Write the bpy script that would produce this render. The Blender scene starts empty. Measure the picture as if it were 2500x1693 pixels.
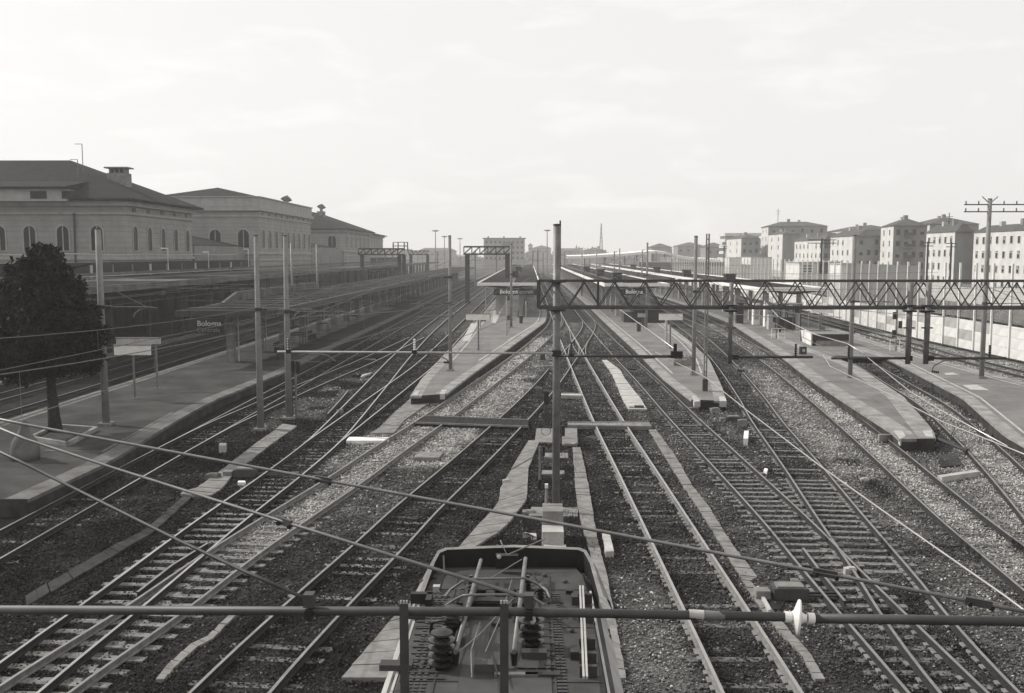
import bpy, math, random
import numpy as np
from mathutils import Vector, Matrix
random.seed(7); rng = np.random.default_rng(7)
SC = bpy.context.scene; COL = SC.collection
# ------------------------------------------------------------------ camera
H = 8.5; F = 2340.0; PCX, PCY = 1255.0, 853.0
YAW = math.atan(38/F); PITCH = math.atan(230/F)
cam = bpy.data.cameras.new('camera'); co = bpy.data.objects.new('camera', cam); COL.objects.link(co)
co.location = (0, 0, H); co.rotation_euler = (math.pi/2-PITCH, 0, YAW)
cam.sensor_width = 36; cam.lens = F/2500*36; cam.shift_x = -5/2500; cam.shift_y = 6.5/2500
cam.clip_start = 0.1; cam.clip_end = 6000
SC.camera = co
# ------------------------------------------------------------------ sky, sun, exposure
SUN_AZ = math.radians(-68); SUN_EL = math.radians(35)      # azimuth measured from +Y towards +X
sd = Vector((math.sin(SUN_AZ)*math.cos(SUN_EL), math.cos(SUN_AZ)*math.cos(SUN_EL), math.sin(SUN_EL)))
W = bpy.data.worlds.new('World'); SC.world = W; W.use_nodes = True
nt = W.node_tree; nt.nodes.clear(); N = nt.nodes.new; L = nt.links.new
out = N('ShaderNodeOutputWorld'); bg = N('ShaderNodeBackground'); L(bg.outputs[0], out.inputs[0])
sky = N('ShaderNodeTexSky'); sky.sky_type = 'NISHITA'; sky.sun_disc = False
sky.sun_elevation = SUN_EL; sky.sun_rotation = SUN_AZ; sky.dust_density = 4.0; sky.air_density = 1.2; sky.ozone_density = 1.0
bw = N('ShaderNodeRGBToBW'); L(sky.outputs[0], bw.inputs[0])
tc = N('ShaderNodeTexCoord'); mp = N('ShaderNodeMapping'); mp.inputs['Scale'].default_value = (1.2, 1.2, 4.0); L(tc.outputs['Generated'], mp.inputs[0])
nz = N('ShaderNodeTexNoise'); nz.inputs['Scale'].default_value = 7.5; nz.inputs['Detail'].default_value = 7; nz.inputs['Distortion'].default_value = .5; L(mp.outputs[0], nz.inputs[0])
rp = N('ShaderNodeMapRange'); rp.inputs['From Min'].default_value = .52; rp.inputs['From Max'].default_value = .72; rp.inputs['To Min'].default_value = 0; rp.inputs['To Max'].default_value = .15
L(nz.outputs[0], rp.inputs[0])
veil = N('ShaderNodeMix'); veil.data_type = 'FLOAT'; veil.inputs[0].default_value = .78; L(bw.outputs[0], veil.inputs[2]); veil.inputs[3].default_value = 9.6
mx = N('ShaderNodeMix'); mx.data_type = 'FLOAT'; L(rp.outputs[0], mx.inputs[0]); L(veil.outputs[0], mx.inputs[2]); mx.inputs[3].default_value = 12.5
cm = N('ShaderNodeCombineColor')
for i, k in enumerate((1.0, .985, .965)):
    m = N('ShaderNodeMath'); m.operation = 'MULTIPLY'; m.inputs[1].default_value = k; L(mx.outputs[0], m.inputs[0]); L(m.outputs[0], cm.inputs[i])
L(cm.outputs[0], bg.inputs[0]); bg.inputs[1].default_value = 0.110
sl = bpy.data.lights.new('sun', 'SUN'); so = bpy.data.objects.new('sun', sl); COL.objects.link(so)
sl.energy = 4.0; sl.angle = math.radians(.5); sl.color = (1, .975, .93)
so.rotation_euler = sd.to_track_quat('Z', 'Y').to_euler()
SC.view_settings.view_transform = 'Standard'; SC.view_settings.look = 'None'; SC.view_settings.exposure = 0.0; SC.view_settings.gamma = 1
SC.view_settings.use_curve_mapping = False
SC.render.engine = 'CYCLES'; SC.cycles.volume_bounces = 1; SC.cycles.max_bounces = 6; SC.cycles.transparent_max_bounces = 24
# ------------------------------------------------------------------ surveying helpers: a bearing read off the photograph -> a place in the yard
_fw = Vector((-math.sin(YAW)*math.cos(PITCH), math.cos(YAW)*math.cos(PITCH), -math.sin(PITCH)))
_rt = Vector((math.cos(YAW), math.sin(YAW), 0)); _up = _rt.cross(_fw)
def ray(x, y): return _fw + _rt*((x-PCX)/F) - _up*((y-PCY)/F)
def P(x, y, z=0.0):
    d = ray(x, y); t = (z-H)/d.z; return Vector((d.x*t, d.y*t, z))
def PY(x, y, Y):
    d = ray(x, y); t = Y/d.y; return Vector((d.x*t, Y, H+d.z*t))
def zat(x, y, Y): return PY(x, y, Y).z
# ------------------------------------------------------------------ materials
def g(v, t=1.0): return (v, v*(1-.02*t), v*(1-.055*t), 1)
MATS = {}
def mat(name, v, v2=None, scale=6.0, rough=.85, metal=0.0, bump=.0, bscale=None, coord='Object', spec=.3, stripes=None, alpha=None, attr=None, detail=5, contrast=(.35, .65)):
    if name in MATS: return MATS[name]
    if rough >= .88 and spec == .3: spec = .06
    m = bpy.data.materials.new(name); m.use_nodes = True; nt = m.node_tree; b = nt.nodes['Principled BSDF']
    N = nt.nodes.new; L = nt.links.new
    tc = N('ShaderNodeTexCoord')
    b.inputs['Roughness'].default_value = rough; b.inputs['Metallic'].default_value = metal
    b.inputs['Specular IOR Level'].default_value = spec
    if v2 is None: v2 = v*.75
    no = N('ShaderNodeTexNoise'); no.inputs['Scale'].default_value = scale; no.inputs['Detail'].default_value = detail; no.inputs['Roughness'].default_value = .65
    L(tc.outputs[coord], no.inputs[0])
    mr = N('ShaderNodeMapRange'); mr.inputs['From Min'].default_value = contrast[0]; mr.inputs['From Max'].default_value = contrast[1]; L(no.outputs[0], mr.inputs[0])
    mx = N('ShaderNodeMix'); mx.data_type = 'RGBA'; mx.inputs[6].default_value = g(v2); mx.inputs[7].default_value = g(v); L(mr.outputs[0], mx.inputs[0])
    colr = mx.outputs[2]
    if attr:
        at = N('ShaderNodeAttribute'); at.attribute_name = attr
        mm = N('ShaderNodeMix'); mm.data_type = 'RGBA'; mm.blend_type = 'MULTIPLY'; mm.inputs[0].default_value = 1
        L(colr, mm.inputs[6]); L(at.outputs['Fac'], mm.inputs[7]); colr = mm.outputs[2]
    if stripes:     # (axis, period, width share, darkness)
        ax, per, wd, dk = stripes
        sp = N('ShaderNodeSeparateXYZ'); L(tc.outputs[coord], sp.inputs[0])
        md = N('ShaderNodeMath'); md.operation = 'PINGPONG'; md.inputs[1].default_value = per/2; L(sp.outputs[ax], md.inputs[0])
        lt = N('ShaderNodeMath'); lt.operation = 'LESS_THAN'; lt.inputs[1].default_value = per*wd/2; L(md.outputs[0], lt.inputs[0])
        ml = N('ShaderNodeMix'); ml.data_type = 'RGBA'; ml.blend_type = 'MULTIPLY'; L(lt.outputs[0], ml.inputs[0]); L(colr, ml.inputs[6]); ml.inputs[7].default_value = (dk, dk, dk, 1); colr = ml.outputs[2]
    L(colr, b.inputs['Base Color'])
    if bump:
        n2 = N('ShaderNodeTexNoise'); n2.inputs['Scale'].default_value = bscale or scale*4; n2.inputs['Detail'].default_value = 4; L(tc.outputs[coord], n2.inputs[0])
        bp = N('ShaderNodeBump'); bp.inputs['Strength'].default_value = bump; bp.inputs['Distance'].default_value = .05; L(n2.outputs[0], bp.inputs['Height']); L(bp.outputs[0], b.inputs['Normal'])
    if alpha is not None: b.inputs['Alpha'].default_value = alpha
    MATS[name] = m; return m
M = dict(
 ballast=mat('ballast stones', 1.0, .55, 9, attr='tone', bump=.0, rough=.9),
 bed=mat('ballast bed', 1.15, .34, 9, attr='tone', bump=1.0, bscale=26, rough=.95, detail=8, contrast=(.38, .62)),
 far=mat('yard ground', .07, .03, .15, bump=.4, bscale=6, rough=.95, detail=9),
 sleeper=mat('concrete sleeper', .24, .08, 3.5, bump=.3, rough=.9),
 sleeperd=mat('stained sleeper', .17, .06, 3.5, bump=.3, rough=.9),
 rust=mat('rusty rail side', .03, .018, 5, rough=.8),
 rustl=mat('pale rusty rail side', .22, .12, 5, rough=.7),
 steel=mat('worn rail head', .55, .42, 2, rough=.34, metal=.9),
 steelr=mat('dull rail head', .26, .17, 2, rough=.5, metal=.3),
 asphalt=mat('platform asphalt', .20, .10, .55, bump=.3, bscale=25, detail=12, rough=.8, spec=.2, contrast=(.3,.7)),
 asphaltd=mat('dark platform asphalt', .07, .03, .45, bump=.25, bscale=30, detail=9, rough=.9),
 kerb=mat('platform edging concrete', .30, .15, 1.1, bump=.2, rough=.85),
 kerbm=mat('dirty edging concrete', .17, .08, 1.0, bump=.2, rough=.9),
 truss=mat('weathered girder steel', .085, .05, 3, rough=.7),
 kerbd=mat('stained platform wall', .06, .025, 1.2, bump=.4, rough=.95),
 white=mat('white paint', .80, .66, 3, rough=.7),
 paint=mat('worn line paint', .48, .26, 4, rough=.8),
 conc=mat('weathered concrete', .25, .15, 2.2, bump=.3, rough=.9),
 concl=mat('pale concrete', .46, .32, 2.0, bump=.2, rough=.9),
 pole=mat('spun concrete pole', .24, .16, 1.4, bump=.1, rough=.8),
 galv=mat('galvanised steel', .19, .12, 4, rough=.55, metal=.25, spec=.5),
 dsteel=mat('dark painted steel', .05, .03, 4, rough=.6),
 tube=mat('painted steel tube', .06, .035, 3, rough=.55, spec=.4),
 black=mat('black enamel', .018, .012, 4, rough=.5),
 ins=mat('brown insulator glaze', .028, .018, 6, rough=.25, spec=.6),
 porc=mat('white porcelain', .78, .6, 5, rough=.3, spec=.6),
 wire=mat('copper overhead wire', .16, .12, 3, rough=.5, metal=.3),
 wirel=mat('shiny steel cable', .55, .45, 3, rough=.35, metal=.6),
 wall=mat('rusticated stone wall', .30, .23, .5, rough=.9, stripes=(2, .62, .10, .72), bump=.15, bscale=8),
 wall2=mat('plaster wall', .24, .17, .4, rough=.9, bump=.1),
 trim=mat('stone trim', .36, .27, 1, rough=.9),
 tiles=mat('old roof tiles', .032, .018, 1.2, rough=.95, bump=.5, bscale=9, stripes=(0, .45, .25, .7)),
 pane=mat('dark window glass', .018, .01, 2, rough=.35, spec=.15),
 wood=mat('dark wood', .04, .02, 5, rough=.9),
 canopy=mat('dirty canopy roofing', .026, .012, .8, rough=.95, bump=.4, bscale=5, stripes=(1, .9, .16, .55)),
 slab=mat('grey canopy slab', .15, .07, .6, rough=.95, bump=.2),
 loco=mat('locomotive roof paint', .075, .035, 1.3, rough=.75, spec=.2, bump=.12, detail=9),
 locol=mat('locomotive pale side', .42, .30, 2.0, rough=.5, spec=.4),
 foliage=mat('evergreen leaves', .030, .006, 1.6, rough=.8, spec=.15),
 bark=mat('tree bark', .05, .025, 8, rough=.95, bump=.8),
 weed=mat('dry weeds', .07, .03, 8, rough=.95),
 plast=mat('cream and sunlit render', .60, .47, .3, rough=.9),  # on houses, the paler colour carries the sunlight of the left walls
 plastg=mat('grey and shaded render', .24, .17, .3, rough=.9),  # on houses, the darker colour carries the shade of the other walls
 farroof=mat('brown tile roof', .09, .06, .6, rough=.95),
 glass=mat('noise barrier glazing', .35, .28, 1, rough=.3, alpha=.28),
 gpanel=mat('grey barrier panel', .15, .11, .6, rough=.8),
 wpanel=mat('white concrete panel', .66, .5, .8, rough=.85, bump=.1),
 wpanel2=mat('stained concrete panel', .40, .26, .8, rough=.85, bump=.1),
 bpost=mat('white barrier post', .72, .6, 2, rough=.7),
 bushes=mat('hedge leaves', .06, .03, 2, rough=.9),
)
# ------------------------------------------------------------------ mesh builder
class MB:
    def __init__(s): s.v = []; s.f = []; s.mi = []
    def add(s, vs, fs, mi=0):
        o = len(s.v); s.v += [tuple(p) for p in vs]; s.f += [tuple(i+o for i in f) for f in fs]; s.mi += [mi]*len(fs); return s
    def box(s, c, d, rz=0, rx=0, ry=0, mi=0):
        R = Matrix.Rotation(rz, 3, 'Z') @ Matrix.Rotation(ry, 3, 'Y') @ Matrix.Rotation(rx, 3, 'X'); c = Vector(c)
        vs = [c+R@Vector((x*d[0]/2, y*d[1]/2, z*d[2]/2)) for z in (-1, 1) for y in (-1, 1) for x in (-1, 1)]
        return s.add(vs, [(0, 2, 3, 1), (4, 5, 7, 6), (0, 1, 5, 4), (2, 6, 7, 3), (0, 4, 6, 2), (1, 3, 7, 5)], mi)
    def beam(s, a, b, w, h=None, mi=0, up=Vector((0, 0, 1))):
        a = Vector(a); b = Vector(b); h = h or w; d = (b-a).normalized()
        if abs(d.dot(up)) > .98: up = Vector((0, 1, 0))
        x = d.cross(up).normalized(); y = x.cross(d)
        vs = [p+x*sx*w/2+y*sy*h/2 for p in (a, b) for sx, sy in ((-1, -1), (1, -1), (1, 1), (-1, 1))]
        return s.add(vs, [(3, 2, 1, 0), (4, 5, 6, 7), (0, 1, 5, 4), (1, 2, 6, 5), (2, 3, 7, 6), (3, 0, 4, 7)], mi)
    def tube(s, pts, r, n=8, mi=0, r2=None):
        pts = [Vector(p) for p in pts]; k = len(pts); rings = []; ref = Vector((0, 0, 1))
        d0 = (pts[-1]-pts[0]).normalized()
        if abs(d0.dot(ref)) > .9: ref = Vector((0, 1, 0))
        for i, p in enumerate(pts):
            d = (pts[min(i+1, k-1)]-pts[max(i-1, 0)]).normalized(); x = d.cross(ref)
            if x.length < 1e-4: x = Vector((1, 0, 0))
            x.normalize(); y = x.cross(d); rr = r if r2 is None else r+(r2-r)*i/(k-1)
            rings += [p+(x*math.cos(2*math.pi*j/n)+y*math.sin(2*math.pi*j/n))*rr for j in range(n)]
        fs = [(i*n+j, i*n+(j+1) % n, (i+1)*n+(j+1) % n, (i+1)*n+j) for i in range(k-1) for j in range(n)]
        fs += [tuple(range(n-1, -1, -1)), tuple((k-1)*n+j for j in range(n))]
        return s.add(rings, fs, mi)
    def lathe(s, base, axis, prof, n=14, mi=0):
        base = Vector(base); d = Vector(axis).normalized(); ref = Vector((0, 0, 1)) if abs(d.z) < .9 else Vector((0, 1, 0))
        x = d.cross(ref).normalized(); y = x.cross(d); vs = []
        for t, r in prof: vs += [base+d*t+(x*math.cos(2*math.pi*j/n)+y*math.sin(2*math.pi*j/n))*r for j in range(n)]
        k = len(prof); fs = [(i*n+j, i*n+(j+1) % n, (i+1)*n+(j+1) % n, (i+1)*n+j) for i in range(k-1) for j in range(n)]
        fs += [tuple(range(n-1, -1, -1)), tuple((k-1)*n+j for j in range(n))]
        return s.add(vs, fs, mi)
    def prism(s, poly, z0, z1, mi=0):
        k = len(poly); ar = sum(poly[i][0]*poly[(i+1) % k][1]-poly[(i+1) % k][0]*poly[i][1] for i in range(k))
        if ar < 0: poly = poly[::-1]
        vs = [(p[0], p[1], z0) for p in poly]+[(p[0], p[1], z1) for p in poly]
        return s.add(vs, [tuple(range(k-1, -1, -1)), tuple(range(k, 2*k))]+[(i, (i+1) % k, k+(i+1) % k, k+i) for i in range(k)], mi)
    def ribbon(s, A, B, z0, z1, mi=0):      # strip between two edge polylines of equal length
        k = len(A); vs = [(p[0], p[1], z1) for p in A]+[(p[0], p[1], z1) for p in B]+[(p[0], p[1], z0) for p in A]+[(p[0], p[1], z0) for p in B]
        fs = []
        for i in range(k-1):
            fs += [(i, k+i, k+i+1, i+1), (2*k+i, i+0, i+1, 2*k+i+1), (3*k+i, 3*k+i+1, k+i+1, k+i), ]
        fs += [(2*k, 3*k, k, 0), (2*k+k-1, k-1, 2*k-1, 4*k-1)]
        return s.add(vs, fs, mi)
    def mesh(s, name, mats, org=(0, 0, 0), smooth=False):
        me = bpy.data.meshes.new(name); o = Vector(org)
        me.from_pydata([(p[0]-o.x, p[1]-o.y, p[2]-o.z) for p in s.v], [], s.f)
        for m in (mats if isinstance(mats, (list, tuple)) else [mats]): me.materials.append(M[m] if isinstance(m, str) else m)
        me.polygons.foreach_set('material_index', s.mi)
        if smooth: me.polygons.foreach_set('use_smooth', [len(f) <= 4 for f in s.f])
        me.update(); return me
    def build(s, name, mats, parent=None, smooth=False, org=None, **kw):
        po = Vector(parent.location) if parent is not None else Vector((0, 0, 0))
        if parent is not None and parent.parent is not None: po += Vector(parent.parent.location)
        if parent is None: oo = Vector(org) if org is not None else Vector((0, 0, 0))
        else: oo = po
        o = bpy.data.objects.new(name, s.mesh(name, mats, oo, smooth)); COL.objects.link(o)
        if parent is not None: o.parent = parent
        else: o.location = oo
        for k, v in kw.items(): o[k] = v
        return o
def thing(name, loc, label, cat, group=None):
    o = bpy.data.objects.new(name, None); COL.objects.link(o); o.location = loc; o.empty_display_size = .3
    o['label'] = label; o['category'] = cat
    if group: o['group'] = group
    return o
def solo(mb, name, mats, label, cat, group=None, smooth=False, org=None):
    o = mb.build(name, mats, None, smooth, org); o['label'] = label; o['category'] = cat
    if group: o['group'] = group
    return o
def smoothline(pts, step=1.0):
    pts = [Vector((p[0], p[1], 0)) for p in pts]; out = []
    ext = [pts[0]*2-pts[1]]+pts+[pts[-1]*2-pts[-2]]
    for i in range(1, len(ext)-2):
        p0, p1, p2, p3 = ext[i-1:i+3]; n = max(1, int((p2-p1).length/step)) if (p2-p1).length < 60 else max(1, int((p2-p1).length/25))
        t1 = (p2-p0)/max((p2-p0).length, 1e-6); t2 = (p3-p1)/max((p3-p1).length, 1e-6); l = (p2-p1).length
        for k in range(n):
            t = k/n; h = (2*t**3-3*t**2+1, t**3-2*t**2+t, -2*t**3+3*t**2, t**3-t**2)
            out.append(p1*h[0]+t1*l*h[1]+p2*h[2]+t2*l*h[3])
    out.append(pts[-1]); return out
def offset(line, d):
    o = []
    for i, p in enumerate(line):
        t = (line[min(i+1, len(line)-1)]-line[max(i-1, 0)]).normalized(); o.append(p+Vector((t.y, -t.x, 0))*d)
    return o
# ================================================================== GROUND
def structure(o): o['kind'] = 'structure'; return o
gm = MB(); gm.add([(-3000, -200, -.12), (3000, -200, -.12), (3000, 3500, -.12), (-3000, 3500, -.12)], [(0, 1, 2, 3)])
structure(gm.build('ground', 'far'))
def inr(v, a, b, s=1.0): return 1/(1+np.exp(-(v-a)/s*4))*1/(1+np.exp((v-b)/s*4))
TR = {   # centre lines in metres
 't0': [(-15.35, 41), (-15.35, 60), (-15.4, 150), (-15.5, 420)],
 't1': [(-15.35, 10), (-15.35, 30), (-15.3, 45), (-14.8, 53), (-14.3, 60), (-13.0, 74), (-11.5, 97)],
 't2a': [(-10.35, 10), (-10.1, 19), (-9.95, 22.3), (-9.75, 29), (-9.4, 36), (-9.25, 42), (-9.4, 48), (-9.85, 60), (-10.6, 79), (-11.3, 105), (-11.6, 140), (-11.6, 420)],
 't2b': [(-9.25, 42), (-8.98, 48), (-8.45, 60), (-8.0, 71), (-7.85, 85), (-7.75, 120), (-7.75, 420)],
 't3': [(-10.1, 13), (-9.45, 18.2), (-8.9, 21.5), (-8.35, 26), (-7.7, 30), (-6.85, 35), (-6.1, 40.3), (-5.05, 47), (-4.05, 54.2), (-2.2, 67.7), (-.25, 83), (1.4, 98), (2.8, 113), (3.6, 130), (3.78, 150)],
 't4': [(-6.2, 13), (-5.6, 18.5), (-5.1, 22), (-4.25, 27.3), (-3.75, 30.7), (-2.6, 37.3), (-1.4, 44.6), (.2, 55), (1.3, 63), (2.35, 71.5), (3.65, 82), (4.95, 93), (6.2, 104), (7.2, 116), (7.6, 130), (7.6, 150)],
 't5': [(4.5, 10), (4.45, 18.5), (4.22, 34), (4.0, 47.4), (3.9, 63.4), (3.83, 80), (3.78, 108), (3.78, 420)],
 't6': [(8.0, 10), (8.02, 24), (8.1, 30), (8.0, 40), (7.9, 50), (7.87, 63.4), (7.7, 80), (7.55, 115), (7.6, 420)],
 't7': [(8.35, 12), (8.65, 18.5), (8.97, 21.9), (9.25, 24), (9.95, 30.2), (10.8, 37.4), (12.0, 48.2), (13.05, 56.1), (15.12, 74.3), (17.1, 96), (17.8, 107), (19.2, 140), (19.9, 200), (20, 420)],
 't8': [(11.9, 12), (12.55, 18), (13.2, 24.5), (13.8, 30.3), (15.35, 42), (17.05, 56.2), (18.95, 74.3), (20.3, 90), (21.8, 113), (22.9, 140), (23.4, 200), (23.5, 420)],
 't9': [(15.3, 26), (17.45, 33.3), (19.2, 39.6), (20.35, 44.1), (22.42, 52.9), (23.85, 61.6), (24.85, 68), (25.7, 74)],
 't10': [(34.7, 45), (34.85, 69), (35.25, 82), (36.5, 107), (38.0, 150), (39.6, 300)],
 'ta': [(-27.1, 35), (-27.1, 420)], 'tb': [(-31.2, 40), (-31.2, 420)],
 'loco': [(-.3, -6), (-.3, 17.5)],
}
LINES = {k: smoothline(v) for k, v in TR.items()}
def lx(name, Y):
    ln = LINES[name]; return np.interp(Y, [p.y for p in ln], [p.x for p in ln])
_ng = rng.random((700, 700))
def vn(X, Y, s):
    u = (X/s+300) % 698; v = (Y/s+20) % 698; i = u.astype(int); j = v.astype(int); a = u-i; b = v-j; a = a*a*(3-2*a); b = b*b*(3-2*b)
    return _ng[i, j]*(1-a)*(1-b)+_ng[i+1, j]*a*(1-b)+_ng[i, j+1]*(1-a)*b+_ng[i+1, j+1]*a*b
def tone(X, Y):
    """albedo of the stone: fresh pale ballast in patches, brake-dust brown elsewhere"""
    nn = vn(X, Y, .45)*.45+vn(X, Y, 1.3)*.55-.5; X0 = X; X = X+nn*.55
    n = (np.sin(X*1.7+np.sin(Y*.9)*1.3)+np.sin(Y*1.3+X*.6)+np.sin(X*.41-Y*.37+1.2))/3
    T = .027+.008*n+.010/(1+np.exp(-(X+9)*1.5))+.018/(1+np.exp(-(X-1.5)*1.5))*(X < 60)
    c3 = lx('t3', Y); a = inr(X, c3-.75, c3+.72, .3)*inr(Y, 27+2*n, 98, 3)
    b = inr(X, c3+.9, lx('t4', Y)-1.0-.5*n, .5)*(inr(Y, 38, 46.5+n, 1.5)+.75*inr(Y, 47.5, 68, 3)+.35*inr(Y, 68, 90, 4)+.25*inr(Y, 29, 37+n, 2))
    c3r = inr(X, c3-2.2, c3-.8, .4)*.6*inr(Y, 37, 66, 3)
    d = inr(X, lx('t7', Y)+1.0+.3*n, lx('t8', Y)-.9, .7)*(.55*inr(Y, 36, 72, 6)+.22*inr(Y, 14, 36, 6))
    e = inr(X, lx('t8', Y)-.7, lx('t8', Y)+.7, .3)*(.55*inr(Y, 12, 62, 4)+.3)
    f = inr(X, lx('t8', Y)+.9, lx('t8', Y)+4.2, .9)*.5*inr(Y, 10, 40, 4)
    h = inr(X, lx('t9', Y)-1.0, lx('t9', Y)+1.2, .5)*.75*inr(Y, 28, 60, 4)
    k = inr(X, 1.9, 3.3, .5)*.35*inr(Y, 10, 24, 4)
    q = inr(X, 9.3, lx('t7', Y)-1.2, .6)*.18*inr(Y, 34, 60, 4)+inr(X, 5.3, 7.0, .5)*.13*inr(Y, 20, 75, 8)
    w = inr(X, -13.6, -10.9, .6)*.25*inr(Y, 46, 70, 5)*(n > -.2)
    r = inr(X, 28, 39, 1)*.5
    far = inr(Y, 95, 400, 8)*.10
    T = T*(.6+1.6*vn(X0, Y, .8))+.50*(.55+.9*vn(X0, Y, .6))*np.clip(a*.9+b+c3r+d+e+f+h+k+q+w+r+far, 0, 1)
    return np.clip(T, .02, .6)
xs = np.concatenate([np.arange(-36, 41, .33)]); ys = np.concatenate([np.arange(8, 70, .33), np.arange(70, 160, 1.0), np.arange(160, 430, 6.0)])
XX, YY = np.meshgrid(xs, ys); ZZ = rng.normal(0, .012, XX.shape)-.03+.012*np.sin(XX*2.1+YY*1.1)+rng.normal(0,.02,XX.shape)*(YY>60)
nx, ny = len(xs), len(ys); idx = np.arange(nx*ny).reshape(ny, nx)
quads = np.stack([idx[:-1, :-1], idx[:-1, 1:], idx[1:, 1:], idx[1:, :-1]], -1).reshape(-1, 4)
def npmesh(name, verts, faces, m, tn):
    me = bpy.data.meshes.new(name); nf, k = faces.shape
    me.vertices.add(len(verts)); me.vertices.foreach_set('co', verts.astype(np.float32).ravel())
    me.loops.add(nf*k); me.loops.foreach_set('vertex_index', faces.astype(np.int32).ravel())
    me.polygons.add(nf); me.polygons.foreach_set('loop_start', np.arange(0, nf*k, k, dtype=np.int32)); me.polygons.foreach_set('loop_total', np.full(nf, k, np.int32))
    me.update(calc_edges=True); at = me.attributes.new('tone', 'FLOAT', 'POINT'); at.data.foreach_set('value', tn.astype(np.float32)); me.materials.append(M[m])
    o = bpy.data.objects.new(name, me); COL.objects.link(o); return o
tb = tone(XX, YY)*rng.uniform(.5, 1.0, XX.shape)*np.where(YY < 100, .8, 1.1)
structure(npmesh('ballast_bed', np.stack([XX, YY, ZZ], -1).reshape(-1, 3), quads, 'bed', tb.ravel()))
# loose stones, real geometry near the camera
NS = 300000
Yr = 11+(105-11)*rng.random(NS*2)**1.15; Xr = (rng.random(NS*2)*2-1)*(.545*Yr+2.0)
ok = (np.abs(Xr+.3) > 1.6) | (Yr > 17); ok &= ~((Xr < -16.4)) ; ok &= Xr < 38
Xr, Yr = Xr[ok][:NS], Yr[ok][:NS]; NS = len(Xr)
size = rng.uniform(.015, .036, NS)*(1+(Yr-11)/40); oc = np.array([(1, 0, 0), (-1, 0, 0), (0, 1, 0), (0, -1, 0), (0, 0, .8), (0, 0, -.8)], float)
vv = oc[None]*rng.uniform(.6, 1.25, (NS, 6, 3))*size[:, None, None]; vv += rng.normal(0, .12, (NS, 6, 3))*size[:, None, None]
an = rng.uniform(0, 6.28, NS); c, s = np.cos(an)[:, None], np.sin(an)[:, None]
vx = vv[..., 0]*c-vv[..., 1]*s; vy = vv[..., 0]*s+vv[..., 1]*c; zb = rng.uniform(-.022, .018, NS)
for k, lo, hi in (('t2a', 12, 31), ('t3', 12, 30.5), ('t6', 12, 48), ('t7', 12, 50)):
    near = (np.abs(Xr-lx(k, Yr)) < 1.25) & (Yr > lo) & (Yr < hi); zb[near] += .004*rng.random(near.sum())
vs = np.stack([vx+Xr[:, None], vy+Yr[:, None], vv[..., 2]+zb[:, None]], -1).reshape(-1, 3)
of = np.array([(0, 2, 4), (2, 1, 4), (1, 3, 4), (3, 0, 4), (2, 0, 5), (1, 2, 5), (3, 1, 5), (0, 3, 5)])
fs = (of[None]+np.arange(NS)[:, None, None]*6).reshape(-1, 3)
tn = tone(Xr, Yr)*rng.choice([.5, .75, 1.0, 1.3, 2.0, 4.0], NS, p=[.22, .27, .24, .16, .08, .03])
st = npmesh('loose_ballast', vs, fs, 'ballast', np.clip(np.repeat(tn, 6), .012, .7)); st['kind'] = 'stuff'
st['label'] = 'loose brown and pale ballast stones between the tracks'; st['category'] = 'gravel'
# ================================================================== TRACKS
prof = [(-.068, 0), (.068, 0), (.068, .018), (.012, .03), (.012, .115), (.036, .125), (.036, .152), (-.036, .152), (-.036, .125), (-.012, .115), (-.012, .03), (-.068, .018)]
def rail_mb(line, z):
    mb = MB(); k = len(prof); vs = []
    for i, p in enumerate(line):
        t = (line[min(i+1, len(line)-1)]-line[max(i-1, 0)]).normalized(); nrm = Vector((t.y, -t.x, 0))
        vs += [p+nrm*u+Vector((0, 0, z+w)) for u, w in prof]
    fs = []; mi = []
    for i in range(len(line)-1):
        for j in range(k):
            fs.append((i*k+j, i*k+(j+1) % k, (i+1)*k+(j+1) % k, (i+1)*k+j)); mi.append(1 if j == 6 else 0)
    mb.v = vs; mb.f = fs+[tuple(range(k-1, -1, -1)), tuple((len(line)-1)*k+j for j in range(k))]; mb.mi = mi+[0, 0]; return mb
sm = MB().box((0, 0, -.07), (2.3, .22, .14)); sm_e = sm.mesh('sleeper', 'sleeper'); sm_d = MB().box((0, 0, -.07), (2.3, .22, .14)).mesh('stained_sleeper', 'sleeperd')
clipm = MB().box((0, 0, .02), (.30, .12, .045)).box((0, 0, .05), (.2, .05, .03))
tracklabels = {
 't0': ('straight track along the long left platform edge', 0, 'rust', 'steelr', 0),
 't1': ('leftmost track at the lower left, beside the left platform', 27, 'rust', 'steel', 0),
 't2a': ('shiny track at left whose pale sleepers show near the camera', 31, 'rust', 'steel', 1),
 't2b': ('branch track curving off the shiny left track towards the central platform', 0, 'rust', 'steel', 0),
 't3': ('rusty track through pale ballast left of centre', 30.5, 'rustl', 'steelr', 1),
 't4': ('curved track from the bottom edge left of the locomotive to the crossover', 0, 'rust', 'steelr', 0),
 't5': ('track just right of the tall central pole', 0, 'rustl', 'steel', 0),
 't6': ('track with exposed sleepers along the narrow walkway, joining another at the lower right', 48, 'rust', 'steelr', 1),
 't7': ('track crossing in from the right to the turnout at the lower right', 50, 'rust', 'steelr', 1),
 't8': ('track in pale ballast left of the second right platform', 40, 'rust', 'steelr', 0),
 't9': ('dead end track running up to the walled planter', 0, 'rust', 'steelr', 0),
 't10': ('far right track at the foot of the white noise barrier', 0, 'rust', 'steelr', 0),
 'ta': ('dark track on the far side of the left platform', 0, 'rust', 'steelr', 0),
 'tb': ('dark track in front of the main station canopy', 0, 'rust', 'steelr', 0),
 'loco': ('short siding track under the locomotive', 0, 'rust', 'steelr', 0)}
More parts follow.
